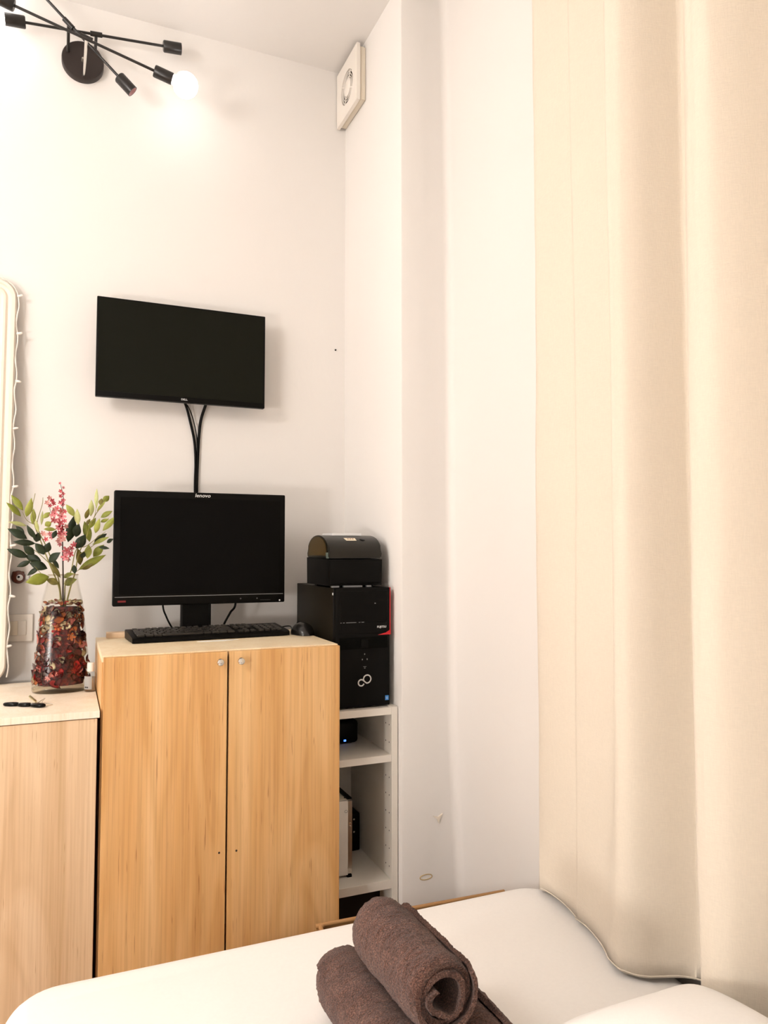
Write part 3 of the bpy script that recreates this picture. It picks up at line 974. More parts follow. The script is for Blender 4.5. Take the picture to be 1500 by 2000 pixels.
U = .01905
rows = [(.0185, [1.25, 1.25, 1.25, 6.25, 1.25, 1.25, 1.25, 1.25]), (.0365, [2.25] + [1] * 10 + [2.75]), (.0545, [1.75] + [1] * 11 + [2.25]),
        (.0725, [1.5] + [1] * 12 + [1.5]), (.0905, [1] * 13 + [2]), (.1165, [1, -1, 1, 1, 1, 1, -.5, 1, 1, 1, 1, -.5, 1, 1, 1, 1])]
for y, ws in rows:
    x = .014
    for w_ in ws:
        if w_ > 0: key(x + w_ * U / 2, y, (w_ * U - .0030) / .0144 if w_ > 1 else 1.0)
        x += abs(w_) * U
xn = .014 + 15 * U + .008
for y in (.0725, .0905, .1165):
    for k in range(3): key(xn + (k + .5) * U, y)
for k in range(3): key(xn + (k + .5) * U, .0185)
key(xn + 1.5 * U, .0365)
xp = xn + 3 * U + .008
for r_, y in enumerate((.0185, .0365, .0545, .0725, .0905)):
    for k in range(4): key(xp + (k + .5) * U, y)
for f in ((.02, .03), (KW - .06, .03), (.02, KD - .02), (KW - .06, KD - .02)):
    obj('foot', bx(f[0], f[0] + .03, f[1] - .005, f[1] + .005, 0, .0035), M['black'], t, local=True)

t = thing('computer_mouse', 'black optical mouse at the right end of the keyboard', 'mouse', (.688, 2.262, CZ), R(8))
bm = nb()
n = 20
g = []
for i in range(n + 1):
    row = []
    for j in range(n + 1):
        a = PI * j / n
        s = i / n
        y = -.052 + .104 * s
        wd = .031 * (max(1e-4, 1 - abs(2 * s - 1) ** 2.6)) ** .5
        hh = .004 + .034 * max(0, math.sin(PI * (s * .82 + .10))) ** .8 * (max(0.0, 1 - abs(2 * s - 1) ** 3.2)) ** .5
        row.append(bm.verts.new((-wd * math.cos(a), y, .001 + hh * math.sin(a) ** .72)))
    g.append(row)
for i in range(n):
    for j in range(n):
        bm.faces.new((g[i][j], g[i + 1][j], g[i + 1][j + 1], g[i][j + 1]))
for i in range(n):
    bm.faces.new((g[i][0], g[i][n], g[i + 1][n], g[i + 1][0]))
bmesh.ops.remove_doubles(bm, verts=bm.verts, dist=.0003)
obj('shell', bm, plain('satin_black', (.008, .007, .006, 1), .26), t, 60, local=True)
obj('wheel', cyl(nb(), (-.003, .030, .029), (.003, .030, .029), .009, seg=18), M['black_gloss'], t, 40, local=True)
obj('button_seam', bx(-.0006, .0006, .012, .05, .028, .0292), M['black_gloss'], t, local=True)
obj('pads', bx(-.02, .02, -.04, .04, 0, .0015), M['black'], t, local=True)
tag(obj('mouse_cable', tube(nb(), [(.681, 2.316, CZ + .007), (.678, 2.345, CZ + .010), (.685, 2.385, CZ + .014), (.676, 2.40, CZ + .014), (.655, 2.405, CZ + .010), (.635, 2.41, CZ + .003)], .0018), M['black'], None, 60), 'thin black mouse cable curling behind the right end of the keyboard', 'cable')

tag(obj('wooden_block', bx(.1165, .235, 2.385, 2.425, CZ, CZ + .0165, .0015), plain('pale_pink_wood', srgb(232, 200, 164), .6, vary=.06, size=40), None, 40), 'small pale wooden block behind the left end of the keyboard', 'block')
bm = nb()
prof2 = [(.352, 2.196), (.378, 2.186), (.43, 2.188), (.475, 2.205), (.466, 2.212), (.36, 2.206)]
prism(bm, prof2, CZ, CZ + .0012, 'XY')
tag(obj('paper_slip', bm, plain('white_paper', srgb(244, 240, 232), .7)), 'small white paper slip under the front of the keyboard', 'paper')

# ------------------------------------------------------------------ wall lamp with crossed arms
t = thing('wall_lamp', 'black wall lamp with three crossed arms and bare bulbs', 'lamp', (.017, YB, 2.85))
cc = at(162, 118, YB - .022)
obj('mounting_disc', lathe(nb(), [(0, 0), (.064, 0), (.064, .021), (.062, .0235), (0, .0235)], (cc.x, YB, cc.z), 48, axis=(0, -1, 0)), M['lamp_disc'], t, 40)
obj('disc_screw', lathe(nb(), [(.005, 0), (.005, .012), (.003, .016), (0, .016)], (cc.x, YB - .023, cc.z - .002), 14, axis=(0, -1, 0)), M['silver'], t, 40)


def lamp_arm(pa, pb, Y, joint, foot, lit):
    A, B, J = at(*pa, Y), at(*pb, Y), at(*joint, Y)
    d = (B - A).normalized()
    arm = obj('arm', cyl(nb(), A, B, .0042, seg=12), M['black_metal'], t, 50)
    obj('joint', cyl(nb(), J - d * .018, J + d * .018, .0078, seg=16), M['black_metal'], arm, 40)
    F = at(*foot, YB - .023)
    obj('standoff', cyl(nb(), (F.x, YB - .0235, F.z), (J.x, Y, J.z), .0048, seg=12), M['chrome'] if Y < 2.40 else M['black_metal'], t, 50)
    for P, s, l in ((A, -1, lit[0]), (B, 1, lit[1])):
        e = d * s
        so = obj('socket', lathe(nb(), [(0, 0), (.016, 0), (.0185, .003), (.0185, .058), (.0165, .058), (.0165, .012), (0, .012)], P, 28, axis=e), M['black_metal'], t, 40)
        obj('socket_lining', lathe(nb(), [(.0163, .0575), (.0155, .0575), (.0155, .02), (.0, .02)], P, 24, axis=e), M['socket_in'], so, 40)
        if l:
            prof_b = [(.0125, .04), (.0135, .058), (.017, .066)]
            for i in range(1, 10):
                a = R(-62) + R(152) * i / 9
                prof_b.append((max(.0, .040 * math.cos(a)), .100 + .040 * math.sin(a)))
            prof_b[-1] = (0, .140)
            tag(obj('bulb', lathe(nb(), prof_b, P, 18, axis=e), M['bulb'], so, 180), 'lit round white bulb')


lamp_arm((28, 11), (301, 138), 2.385, (169, 74), (164, 147), (True, True))
lamp_arm((58, -37), (232, 150), 2.455, (134, 46), (133, 101), (True, False))
lamp_arm((50, 44), (319, 90), 2.495, (188, 67), (186, 99), (True, False))

# ------------------------------------------------------------------ extractor fan high in the corner
FX = XR - .036
t = thing('extractor_fan', 'white square extractor fan high in the wall corner', 'fan', (XR, 2.442, 2.92))
fy0, fy1, fz0, fz1 = 2.337, 2.545, 2.818, 3.022
obj('backplate', bx(FX + .012, XR, fy0 + .006, fy1 - .004, fz0 + .006, fz1 - .006, .004), M['cream_plastic'], t, 40)
cyf, czf = (fy0 + fy1) / 2 - .003, (fz0 + fz1) / 2 - .002
# cover plate with a round opening
bm = nb()
seg = 48
inn, out = [], []
for i in range(seg):
    a = 2 * PI * i / seg
    c_, s_ = math.cos(a), math.sin(a)
    k = 1 / max(abs(c_), abs(s_))
    inn.append((cyf + .060 * c_, czf + .060 * s_))
    out.append(((fy0 + fy1) / 2 + (fy1 - fy0) / 2 * min(max(c_ * k, -1), 1), (fz0 + fz1) / 2 + (fz1 - fz0) / 2 * min(max(s_ * k, -1), 1)))
V = [[bm.verts.new((x, y, z)) for y, z in ring] for x, ring in ((FX, inn), (FX, out), (FX + .012, out), (FX + .012, inn))]
for a_, b_ in zip(V, V[1:] + V[:1]):
    for i in range(seg):
        j = (i + 1) % seg
        bm.faces.new((a_[i], a_[j], b_[j], b_[i]))
obj('cover', bm, M['white_plastic'], t, 30)
obj('dark_duct', lathe(nb(), [(0, 0), (.061, 0), (.061, .001), (0, .001)], (FX + .0115, cyf, czf), 40, axis=(-1, 0, 0)), M['hole'], t)
for r_ in (.0545, .0455, .0365):
    bm = nb()
    pts = [(FX + .004, cyf + r_ * math.cos(2 * PI * i / 40), czf + r_ * math.sin(2 * PI * i / 40)) for i in range(41)]
    tube(bm, pts, .0016, 8, 1)
    obj('grille_ring', bm, M['white_plastic'], t, 60)
obj('hub', lathe(nb(), [(.031, 0), (.031, .004), (.027, .006), (0, .007)], (FX + .006, cyf, czf), 32, axis=(-1, 0, 0)), M['white_plastic'], t, 50)
for k in range(4):
    a = PI / 2 * k + .5
    obj('grille_spoke', tube(nb(), [(FX + .0035, cyf + .03 * math.cos(a), czf + .03 * math.sin(a)), (FX + .0035, cyf + .061 * math.cos(a), czf + .061 * math.sin(a))], .0024, 6), M['white_plastic'], t, 60)

# ------------------------------------------------------------------ leaning mirror with a string of lights
MXR = -0.156
zt_, zb2 = 2.085, LZ + .002
yb_, yt_ = 2.470, 2.532
lean = Matrix.Translation((0, yb_, zb2)) @ Matrix.Rotation(-math.atan2(yt_ - yb_, zt_ - zb2), 4, 'X')
HL = math.hypot(yt_ - yb_, zt_ - zb2)
t = thing('mirror', 'white framed mirror with rounded corner leaning on the wall at the left edge', 'mirror', (-.36, yb_, zb2))


def round_rect(x0, x1, z0, z1, r, n=8):
    out = []
    for cx, cz, a0 in ((x1 - r, z1 - r, 0), (x0 + r, z1 - r, PI / 2), (x0 + r, z0 + r, PI), (x1 - r, z0 + r, 1.5 * PI)):
        for i in range(n + 1):
            a = a0 + PI / 2 * i / n
            out.append((cx + r * math.cos(a), cz + r * math.sin(a)))
    return out


MX0 = -.60


def loop_frame(stations):
    """Sweep a moulded frame: stations are (inset, y) of concentric rounded rectangles."""
    bm = nb()
    rings = []
    for ins, y in stations:
        rr = round_rect(MX0 + ins, MXR - ins, 0 + ins, HL - ins, max(.058 - ins, .003))
        rings.append([bm.verts.new((x, y, z)) for x, z in rr])
    n = len(rings[0])
    for a_, b_ in zip(rings, rings[1:] + rings[:1]):
        for i in range(n):
            j = (i + 1) % n
            bm.faces.new((a_[i], a_[j], b_[j], b_[i]))
    bm.transform(lean)
    return bm


obj('frame', loop_frame([(0, .016), (0, -.006), (.004, -.012), (.012, -.012), (.016, -.006), (.024, -.004), (.030, -.010), (.036, -.010), (.042, .0), (.046, .004), (.046, .016)]), M['white_wood'], t, 40)
bm = prism(nb(), round_rect(MX0 + .044, MXR - .044, .044, HL - .044, .014), .006, .010)
bm.transform(lean)
obj('mirror_glass', bm, M['mirror'], t)
bm = prism(nb(), round_rect(MX0 + .01, MXR - .01, .01, HL - .01, .04), .0102, .0145)
bm.transform(lean)
obj('backing', bm, M['cardboard'], t)
# string of lights along the frame edge
t = thing('light_string', 'thin white light string draped along the mirror frame', 'string light', (MXR, yb_, zb2))
pts = []
for i in range(40):
    z = HL - .05 - (HL - .07) * i / 39
    pts.append(lean @ Vector((MXR + .0035 + .003 * math.sin(i * 1.7), -.006 + .003 * math.sin(i * 2.3), z)))
pre = [lean @ Vector((MXR - .058 + (.062) * math.sin(a), -.008, HL - .058 + .062 * math.cos(a))) for a in (-.9, -.4, 0, .4, .8, 1.2)]
wire = obj('wire', tube(nb(), pre + pts, .0022, 6, 3), M['white_plastic'], t, 60)
for i in (0, 4, 9, 14, 20, 26, 31, 36):
    p = pts[i]
    b2 = nb()
    lathe(b2, [(0, -.002), (.0038, -.002), (.0042, .004), (.0036, .012), (.0015, .015), (0, .0155)], p, 12, axis=(.9, -.3, -.15 if i % 2 else .2))
    obj('light_cap', b2, M['white_plastic'], wire, 60)

# ------------------------------------------------------------------ light switch and the bear hook
t = thing('light_switch', 'double white rocker switch plate on the wall beside the vase', 'switch', (-.127, YB, 1.012))
obj('plate', bx(-.167, -.0895, YB - .009, YB, .971, 1.0545, .003), M['white_plastic'], t, 40)
obj('inner_frame', bx(-.155, -.107, YB - .0105, YB - .008, .990, 1.036, .001), M['white_plastic'], t, 40)
for x_, m_, tl in ((-.1535, 'cream_plastic', .002), (-.1305, 'white_plastic', 0)):
    obj('rocker', bx(x_, x_ + .0225, YB - .0135 - tl, YB - .009, .9915, 1.0345, .0012), M[m_], t, 40)
t = thing('wall_hook', 'small round brown bear face hook beside the mirror', 'hook', (-.132, YB, 1.167))
bc = Vector((-.1335, YB, 1.168))
brown = plain('brown_glazed_plastic', srgb(92, 42, 26), .25)
obj('face', lathe(nb(), [(.018, 0), (.0205, .004), (.019, .012), (.0135, .018), (.006, .0205), (0, .021)], bc, 28, axis=(0, -1, 0)), brown, t, 180)
sn = obj('muzzle', lathe(nb(), [(.0095, -.004), (.0095, .002), (.007, .005), (0, .0065)], bc + Vector((.0045, -.0175, -.001)), 20, axis=(.1, -1, 0)), M['print_white'], t, 180)
obj('nose', lathe(nb(), [(.0036, 0), (.003, .0025), (0, .0035)], bc + Vector((.002, -.0235, .001)), 14, axis=(0, -1, 0)), M['black_gloss'], sn, 180)
for s in (-1, 1):
    obj('ear', lathe(nb(), [(.005, 0), (.0058, .003), (.004, .006), (0, .007)], bc + Vector((s * .0115, -.006, .0125)), 14, axis=(0, -1, 0)), brown, t, 180)
obj('bow', bx(bc.x + .019, bc.x + .030, YB - .008, YB, bc.z - .007, bc.z + .006, .002), M['print_white'], t, 40)

# ------------------------------------------------------------------ vase, potpourri, flower sprays
VC = Vector((-.0065, 2.298, LZ))
random.seed(11)
SY = 0.62      # the vase is oval: wider than deep
def vr(h):
    tab = [(0, .070), (.012, .0775), (.03, .079), (.06, .0775), (.12, .071), (.18, .0645), (.235, .0585), (.262, .0535), (.285, .0475), (.315, .0415), (.33, .0405)]
    for (a_, b_), (c_, d_) in zip(tab[:-1], tab[1:]):
        if h <= c_: return b_ + (d_ - b_) * (h - a_) / (c_ - a_)
    return tab[-1][1]


VK = .96
t = thing('vase', 'clear oval glass vase filled with potpourri on the ash cabinet', 'vase', VC)
hs_ = [0.006, .012, .03, .05, .08, .11, .14, .17, .20, .235, .25, .262, .275, .285, .30, .315, .325]
outer = [(vr(h) * VK, h) for h in hs_]
obj('glass_wall', lathe(nb(), outer + [(r - .0022, h) for r, h in outer[::-1]], VC, 56, closed=True, sy=SY), M['glass'], t, 60)
obj('glass_base', lathe(nb(), [(0, 0), (.066, 0), (.072, .003), (.0745, .008), (.074, .014), (.068, .017), (0, .018)], VC, 56, sy=SY), M['glass_base'], t, 60)
obj('rim', tube(nb(), [VC + Vector((vr(.325) * VK * math.cos(a), vr(.325) * VK * SY * math.sin(a), .326)) for a in [2 * PI * i / 40 for i in range(41)]], .0016, 8, 1), M['glass_base'], t, 60)

# dark mass of small crumbs in the middle
bm = nb()
seg_, hh_ = 44, 30
rows_ = []
for k in range(hh_ + 1):
    h = .020 + (.236 - .020) * k / hh_
    r = vr(h) * VK - .0155
    ring = []
    for i in range(seg_):
        a = 2 * PI * i / seg_
        d_ = .0042 * noise.noise(Vector((math.cos(a) * 5, math.sin(a) * 5, h * 70)))
        ring.append(bm.verts.new(VC + Vector(((r + d_) * math.cos(a), (r + d_) * SY * math.sin(a), h))))
    rows_.append(ring)
for a_, b_ in zip(rows_[:-1], rows_[1:]):
    for i in range(seg_):
        j = (i + 1) % seg_
        bm.faces.new((a_[i], a_[j], b_[j], b_[i]))
bm.faces.new(rows_[0][::-1]); bm.faces.new(rows_[-1])
bcr = MatB('dark_red_crumbs')
bcr.base(bcr.ramp(bcr.noise((90, 90, 90), 4), [(.3, srgb(30, 6, 6)), (.5, srgb(84, 16, 14)), (.62, srgb(128, 30, 20)), (.75, srgb(70, 20, 14))]))
bcr.bump(bcr.noise((140, 140, 140), 3), 1.0, .004)
bcr.set(Roughness=.8)
tag(obj('potpourri_crumbs', bm, bcr.m), 'dark red potpourri crumbs packed inside the glass vase', 'potpourri', kind='stuff')


def cup_mesh(n, m, rx, ry, cup, wav, seed):
    bm = nb()
    rnd = random.Random(seed)
    c0 = bm.verts.new((0, 0, 0)); prev = None
    rings = []
    for k in range(1, m + 1):
        f = k / m
        ring = []
        for i in range(n):
            a = 2 * PI * i / n
            e = 1 + wav * math.sin(a * 3 + seed) * f
            ring.append(bm.verts.new((rx * f * e * math.cos(a), ry * f * e * math.sin(a), cup * f * f + .0012 * math.sin(a * 2 + seed) * f)))
        rings.append(ring)
    for i in range(n):
        bm.faces.new((c0, rings[0][i], rings[0][(i + 1) % n]))
    for a_, b_ in zip(rings[:-1], rings[1:]):
        for i in range(n):
            j = (i + 1) % n
            bm.faces.new((a_[i], b_[i], b_[j], a_[j]))
    r = bmesh.ops.solidify(bm, geom=bm.faces[:], thickness=.0008)
    me = bpy.data.meshes.new('piece'); bm.to_mesh(me); bm.free()
    for p in me.polygons: p.use_smooth = True
    return me


def star_mesh(n, r, cup, seed=0, th=.0008):
    bm = nb()
    c0 = bm.verts.new((0, 0, 0))
    P = []
    for i in range(n * 4):
        a = 2 * PI * i / (n * 4)
        f = [0.45, 0.9, 1.0, 0.9][i % 4]
        P.append(bm.verts.new((r * f * math.cos(a), r * f * math.sin(a), cup * f)))
    for i in range(len(P)):
        bm.faces.new((c0, P[i], P[(i + 1) % len(P)]))
    bmesh.ops.solidify(bm, geom=bm.faces[:], thickness=th)
    me = bpy.data.meshes.new('blossom'); bm.to_mesh(me); bm.free()
    return me


def curl_mesh(r, w, arc, seed):
    bm = nb()
    A, B = [], []
    n = 14
    for i in range(n + 1):
        a = arc * i / n
        rr = r * (1 - .25 * i / n)
        ww = w * math.sin(PI * (i + .6) / (n + 1.2)) + .0008
        A.append(bm.verts.new((rr * math.cos(a), rr * math.sin(a), -ww)))
        B.append(bm.verts.new((rr * math.cos(a), rr * math.sin(a), ww)))
    for i in range(n): bm.faces.new((A[i], A[i + 1], B[i + 1], B[i]))
    bmesh.ops.solidify(bm, geom=bm.faces[:], thickness=.0014)
    me = bpy.data.meshes.new('curl'); bm.to_mesh(me); bm.free()
    for p in me.polygons: p.use_smooth = True
    return me


KINDS = {}
cols = {'red': (srgb(186, 26, 22), srgb(206, 52, 34)), 'dark red': (srgb(104, 14, 16), srgb(120, 22, 24)), 'orange': (srgb(214, 112, 44), srgb(220, 130, 60)),
        'brown': (srgb(128, 72, 40), srgb(140, 88, 52)), 'cream': (srgb(240, 218, 176), srgb(246, 230, 196)), 'pink': (srgb(226, 130, 116), srgb(236, 170, 150))}
PM = {k: plain('dried_' + k.replace(' ', '_'), v[0], .7, vary=.22, size=90) for k, v in cols.items()}
shapes = {'petal': [cup_mesh(10, 2, .0105, .0075, .004, .12, 1), cup_mesh(10, 2, .0085, .0065, .005, .2, 2), cup_mesh(10, 2, .013, .0075, .004, .1, 3)],
          'blossom': [star_mesh(5, .0105, .004), star_mesh(6, .009, .003)],
          'curl': [curl_mesh(.0085, .0028, 4.6, 0), curl_mesh(.0105, .0030, 3.6, 1)],
          'chip': [cup_mesh(8, 2, .014, .0085, .001, .25, 5), cup_mesh(7, 2, .010, .0085, .0015, .3, 6)]}
words = {'petal': 'dried %s petal among the potpourri in the glass vase', 'blossom': 'dried %s star blossom among the potpourri in the glass vase',
         'curl': 'curled %s peel strip among the potpourri in the glass vase', 'chip': 'flat %s bark chip among the potpourri in the glass vase'}
cache = {}


def piece(kind, color, pos, nrm, spin, sc):
    i = random.randrange(len(shapes[kind]))
    if (kind, i, color) not in cache:
        me = shapes[kind][i].copy(); me.materials.clear(); me.materials.append(PM[color]); cache[(kind, i, color)] = me
    o = bpy.data.objects.new({'petal': 'dried_petal', 'blossom': 'dried_blossom', 'curl': 'peel_curl', 'chip': 'bark_chip'}[kind], cache[(kind, i, color)])
    C.objects.link(o)
    q = Vector(nrm).to_track_quat('Z', 'Y')
    o.rotation_mode = 'QUATERNION'
    o.rotation_quaternion = q @ Matrix.Rotation(spin, 3, 'Z').to_quaternion()
    o.location = pos
    o.scale = (sc,) * 3
    tag(o, words[kind] % color, kind if kind != 'curl' else 'peel', 'potpourri in the glass vase')


cnt = 0
random.seed(5)
for k in range(2000):
    if cnt >= 250: break
    h = random.uniform(.024, .232)
    a = random.uniform(PI * .98, PI * 2.02) if random.random() < .86 else random.uniform(0, PI)
    r = vr(h) * VK - random.uniform(.0060, .0100)
    pos = VC + Vector((r * math.cos(a), r * SY * math.sin(a), h))
    nr = Vector((math.cos(a), math.sin(a) / SY, .05)).normalized() + Vector((random.uniform(-.3, .3), random.uniform(-.2, .2), random.uniform(-.3, .3)))
    top = h / .235
    x = random.random()
    if x < .50: kind = 'petal'
    elif x < .66: kind = 'blossom'
    elif x < .80: kind = 'curl'
    else: kind = 'chip'
    y = random.random()
    if top > .72: color = 'cream' if y < .30 else 'pink' if y < .45 else 'orange' if y < .62 else 'brown' if y < .78 else 'red' if y < .88 else 'dark red'
    elif top > .4: color = 'cream' if y < .10 else 'pink' if y < .2 else 'orange' if y < .34 else 'red' if y < .56 else 'brown' if y < .72 else 'dark red'
    else: color = 'cream' if y < .06 else 'pink' if y < .11 else 'orange' if y < .17 else 'red' if y < .46 else 'brown' if y < .54 else 'dark red'
    if kind == 'blossom' and color in ('brown', 'dark red'): color = 'cream' if top > .4 else 'pink'
    if kind == 'chip' and color in ('cream', 'pink'): color = 'orange'
    piece(kind, color, pos, nr, random.uniform(0, 6.3), random.uniform(.85, 1.3))
    cnt += 1
for k in range(34):     # heaped on top
    a, rr = random.uniform(0, 6.3), math.sqrt(random.random()) * .050
    pos = VC + Vector((rr * math.cos(a), rr * SY * math.sin(a), .240 + .010 * (1 - rr / .05) + random.uniform(0, .006)))
    color = random.choice(['cream', 'cream', 'orange', 'brown', 'pink', 'red'])
    kind = random.choice(['petal', 'petal', 'blossom', 'curl'])
    if kind == 'blossom': color = 'cream'
    piece(kind, color, pos, (random.uniform(-.5, .5), random.uniform(-.9, 0), 1), random.uniform(0, 6.3), random.uniform(.8, 1.15))


def px(p): return (p[0] / 6.25, p[1] / 6.25 + 930)


def leaf_bm(base, tip, width, face, fold=.18, bend=.08):
    base, tip = Vector(base), Vector(tip)
    d = tip - base
    L = d.length
    d.normalize()
    n = Vector(face) - d * Vector(face).dot(d)
    n.normalize()
    s = d.cross(n)
    bm = nb()
    K = 8
    mid, lft, rgt = [], [], []
    for k in range(K + 1):
        t_ = k / K
        w_ = width / 2 * (math.sin(PI * min(t_ ** .9, 1)) ** 1.0 if 0 < t_ < 1 else 0)
        c = base + d * (L * t_) - n * (bend * L * (t_ - .5) ** 2 * 2)
        mid.append(bm.verts.new(c))
        if 0 < k < K:
            lft.append(bm.verts.new(c + s * w_ + n * (fold * w_)))
            rgt.append(bm.verts.new(c - s * w_ + n * (fold * w_)))
        else:
            lft.append(mid[-1]); rgt.append(mid[-1])
    for k in range(K):
        for side_ in (lft, rgt):
            vs = []
            for v in (mid[k], mid[k + 1], side_[k + 1], side_[k]):
                if v not in vs: vs.append(v)
            if len(vs) >= 3: bm.faces.new(vs)
    bmesh.ops.recalc_face_normals(bm, faces=bm.faces)
    bmesh.ops.solidify(bm, geom=bm.faces[:], thickness=.0005)
    return bm


def leaf_mat(name, a_, b_):
    b = MatB(name)
    b.base(b.ramp(b.noise((45, 45, 45), 3), [(.3, a_), (.7, b_)]))
    b.set(Roughness=.5, Specular_IOR_Level=.4)
    return b.m


GM = {'o': leaf_mat('olive_leaf', srgb(112, 118, 34), srgb(136, 142, 52)), 'l': leaf_mat('light_leaf', srgb(150, 158, 66), srgb(178, 182, 96)),
      'p': leaf_mat('pale_leaf', srgb(184, 190, 118), srgb(206, 208, 148)), 'd': leaf_mat('dark_leaf', srgb(20, 34, 14), srgb(36, 50, 22)), 'b': leaf_mat('brown_leaf', srgb(90, 84, 30), srgb(116, 106, 44))}
stem_m = leaf_mat('green_stem', srgb(122, 118, 52), srgb(150, 140, 76))
dark_stem = leaf_mat('dark_stem', srgb(46, 34, 22), srgb(60, 44, 30))

left_leaves = [((135, 225), (282, 418), 66, 'o'), ((78, 318), (258, 490), 62, 'o'), ((388, 268), (322, 502), 72, 'l'), ((105, 556), (330, 604), 46, 'p'), ((190, 606), (298, 695), 46, 'd'),
               ((92, 638), (335, 765), 86, 'd'), ((325, 596), (436, 768), 58, 'd'), ((158, 800), (435, 822), 66, 'd'), ((285, 850), (420, 955), 84, 'd'), ((82, 888), (345, 990), 80, 'd'),
               ((300, 965), (502, 1035), 86, 'd'), ((202, 1108), (375, 1035), 58, 'd'), ((355, 1055), (580, 1128), 96, 'd'), ((328, 1215), (485, 1108), 52, 'd'), ((312, 1296), (605, 1226), 118, 'o'),
               ((560, 1256), (722, 1314), 74, 'b'), ((470, 690), (440, 805), 76, 'd'), ((605, 805), (555, 935), 78, 'd'), ((430, 815), (545, 958), 92, 'd'), ((735, 930), (590, 1050), 88, 'd'),
               ((412, 395), (398, 590), 58, 'l'), ((612, 438), (528, 515), 52, 'l'), ((628, 560), (548, 606), 66, 'l'), ((690, 652), (535, 645), 46, 'l'), ((520, 420), (505, 600), 30, 'p'), ((690, 660), (640, 760), 50, 'd'),
               ((640, 1000), (720, 1130), 40, 'd'), ((600, 1040), (740, 1240), 52, 'b'), ((430, 520), (470, 690), 36, 'p')]
right_leaves = [((1180, 145), (1176, 392), 44, 'p'), ((1335, 238), (1255, 312), 66, 'o'), ((1118, 285), (1108, 492), 62, 'p'), ((1372, 424), (1228, 505), 60, 'o'), ((1424, 486), (1252, 668), 68, 'l'),
                ((1085, 395), (1042, 525), 46, 'b'), ((1172, 505), (1080, 645), 56, 'o'), ((1215, 515), (1162, 700), 62, 'l'), ((1030, 545), (1096, 800), 88, 'o'), ((1308, 698), (1148, 805), 62, 'd'),
                ((1334, 738), (1128, 835), 50, 'l'), ((1384, 765), (1300, 812), 46, 'd'), ((1338, 882), (1205, 868), 42, 'd'), ((1085, 835), (1068, 1006), 78, 'l'), ((1270, 835), (1136, 986), 88, 'o'),
                ((1294, 958), (955, 1142), 84, 'o'), ((1142, 1072), (1000, 1142), 44, 'b'), ((950, 880), (984, 1088), 82, 'b'), ((1025, 915), (1000, 1005), 56, 'd'), ((895, 1186), (768, 1235), 58, 'o'),
                ((935, 1258), (775, 1316), 88, 'o'), ((905, 485), (832, 810), 108, 'd'), ((962, 578), (922, 745), 96, 'd'), ((1046, 712), (926, 884), 106, 'd'), ((806, 342), (912, 494), 66, 'l'),
                ((940, 398), (952, 595), 64, 'p'), ((1240, 270), (1225, 350), 50, 'b'), ((1330, 520), (1225, 560), 40, 'o'), ((900, 1080), (915, 1190), 54, 'd'), ((1290, 300), (1180, 430), 36, 'l'), ((1100, 520), (1055, 600), 40, 'b')]


def spray(name, label, leaves, stems, seed, y_mid, mat_):
    rnd = random.Random(seed)
    root = thing(name, label, 'flower spray', (VC.x, VC.y, LZ + .23), 0, 'artificial sprays in the vase')
    for P, r0, r1 in stems:
        pts = []
        for k, p in enumerate(P):
            f = k / (len(P) - 1)
            pts.append(at(*px(p), VC.y + (y_mid - VC.y) * f))
        if P[0][1] > 1500: pts[0] = Vector((pts[0].x, pts[0].y, LZ + .236))
        obj('stem', tube(nb(), pts, r0, 6, 6, r1), mat_, root, 60)
    for tip, base, w_, c_ in leaves:
        yb3 = y_mid + rnd.uniform(-.035, .03)
        A, B = at(*px(base), yb3), at(*px(tip), yb3 + rnd.uniform(-.03, .02))
        w3 = w_ / 6.25 * 2.3 / 1450 * 1.06
        obj('leaf', leaf_bm(A, B, w3, (rnd.uniform(-.4, .4), -1, rnd.uniform(-.1, .5))), GM[c_], root, 180)
    return root


spray('leaf_spray', 'leafy green spray fanning out left from the vase', left_leaves,
      [([(745, 1600), (738, 1480), (712, 1330), (600, 1060), (500, 800), (420, 590), (395, 400), (430, 210)], .0028, .0008), ([(752, 1600), (742, 1450), (700, 1200), (560, 850), (480, 690), (455, 560), (515, 350), (525, 260)], .0024, .0007),
       ([(600, 1060), (480, 950), (330, 830), (250, 700)], .0012, .0006), ([(700, 1290), (560, 1240), (420, 1100)], .0012, .0006), ([(420, 590), (330, 540), (270, 430)], .001, .0005)], 1, 2.275, stem_m)
spray('leaf_spray', 'leafy green spray fanning out right from the vase', right_leaves,
      [([(790, 1600), (812, 1540), (868, 1330), (915, 1180), (960, 960), (1050, 740), (1150, 500), (1220, 390), (1290, 260)], .0028, .0008), ([(785, 1600), (790, 1480), (800, 1300), (870, 1150), (930, 900), (1060, 850), (1200, 740), (1290, 680)], .0024, .0007),
       ([(1150, 500), (1165, 440), (1176, 300)], .001, .0005), ([(960, 960), (1120, 860), (1240, 760)], .0012, .0006), ([(880, 1200), (1000, 1120), (1120, 1060)], .0011, .0006)], 2, 2.315, stem_m)
root = spray('blossom_spray', 'tall pink blossom spray in the middle of the vase', [],
             [([(772, 1600), (768, 1450), (770, 1250), (768, 1050), (765, 850), (760, 600), (765, 380), (770, 240), (735, 85)], .0030, .0007), ([(768, 800), (700, 720), (600, 720)], .0009, .0005),
              ([(765, 640), (640, 480), (580, 300)], .0009, .0004), ([(768, 1050), (820, 960), (880, 860)], .0011, .0006)], 3, 2.262, dark_stem)
pinks = [plain('pink_petal_%d' % k, c_, .6, vary=.12, size=120) for k, c_ in enumerate((srgb(236, 150, 156), srgb(224, 112, 122), srgb(240, 178, 170), srgb(206, 84, 92)))]
fl = [star_mesh(5, 1.0, .30, th=.06), star_mesh(5, 1.0, .55, th=.06)]
rnd = random.Random(9)
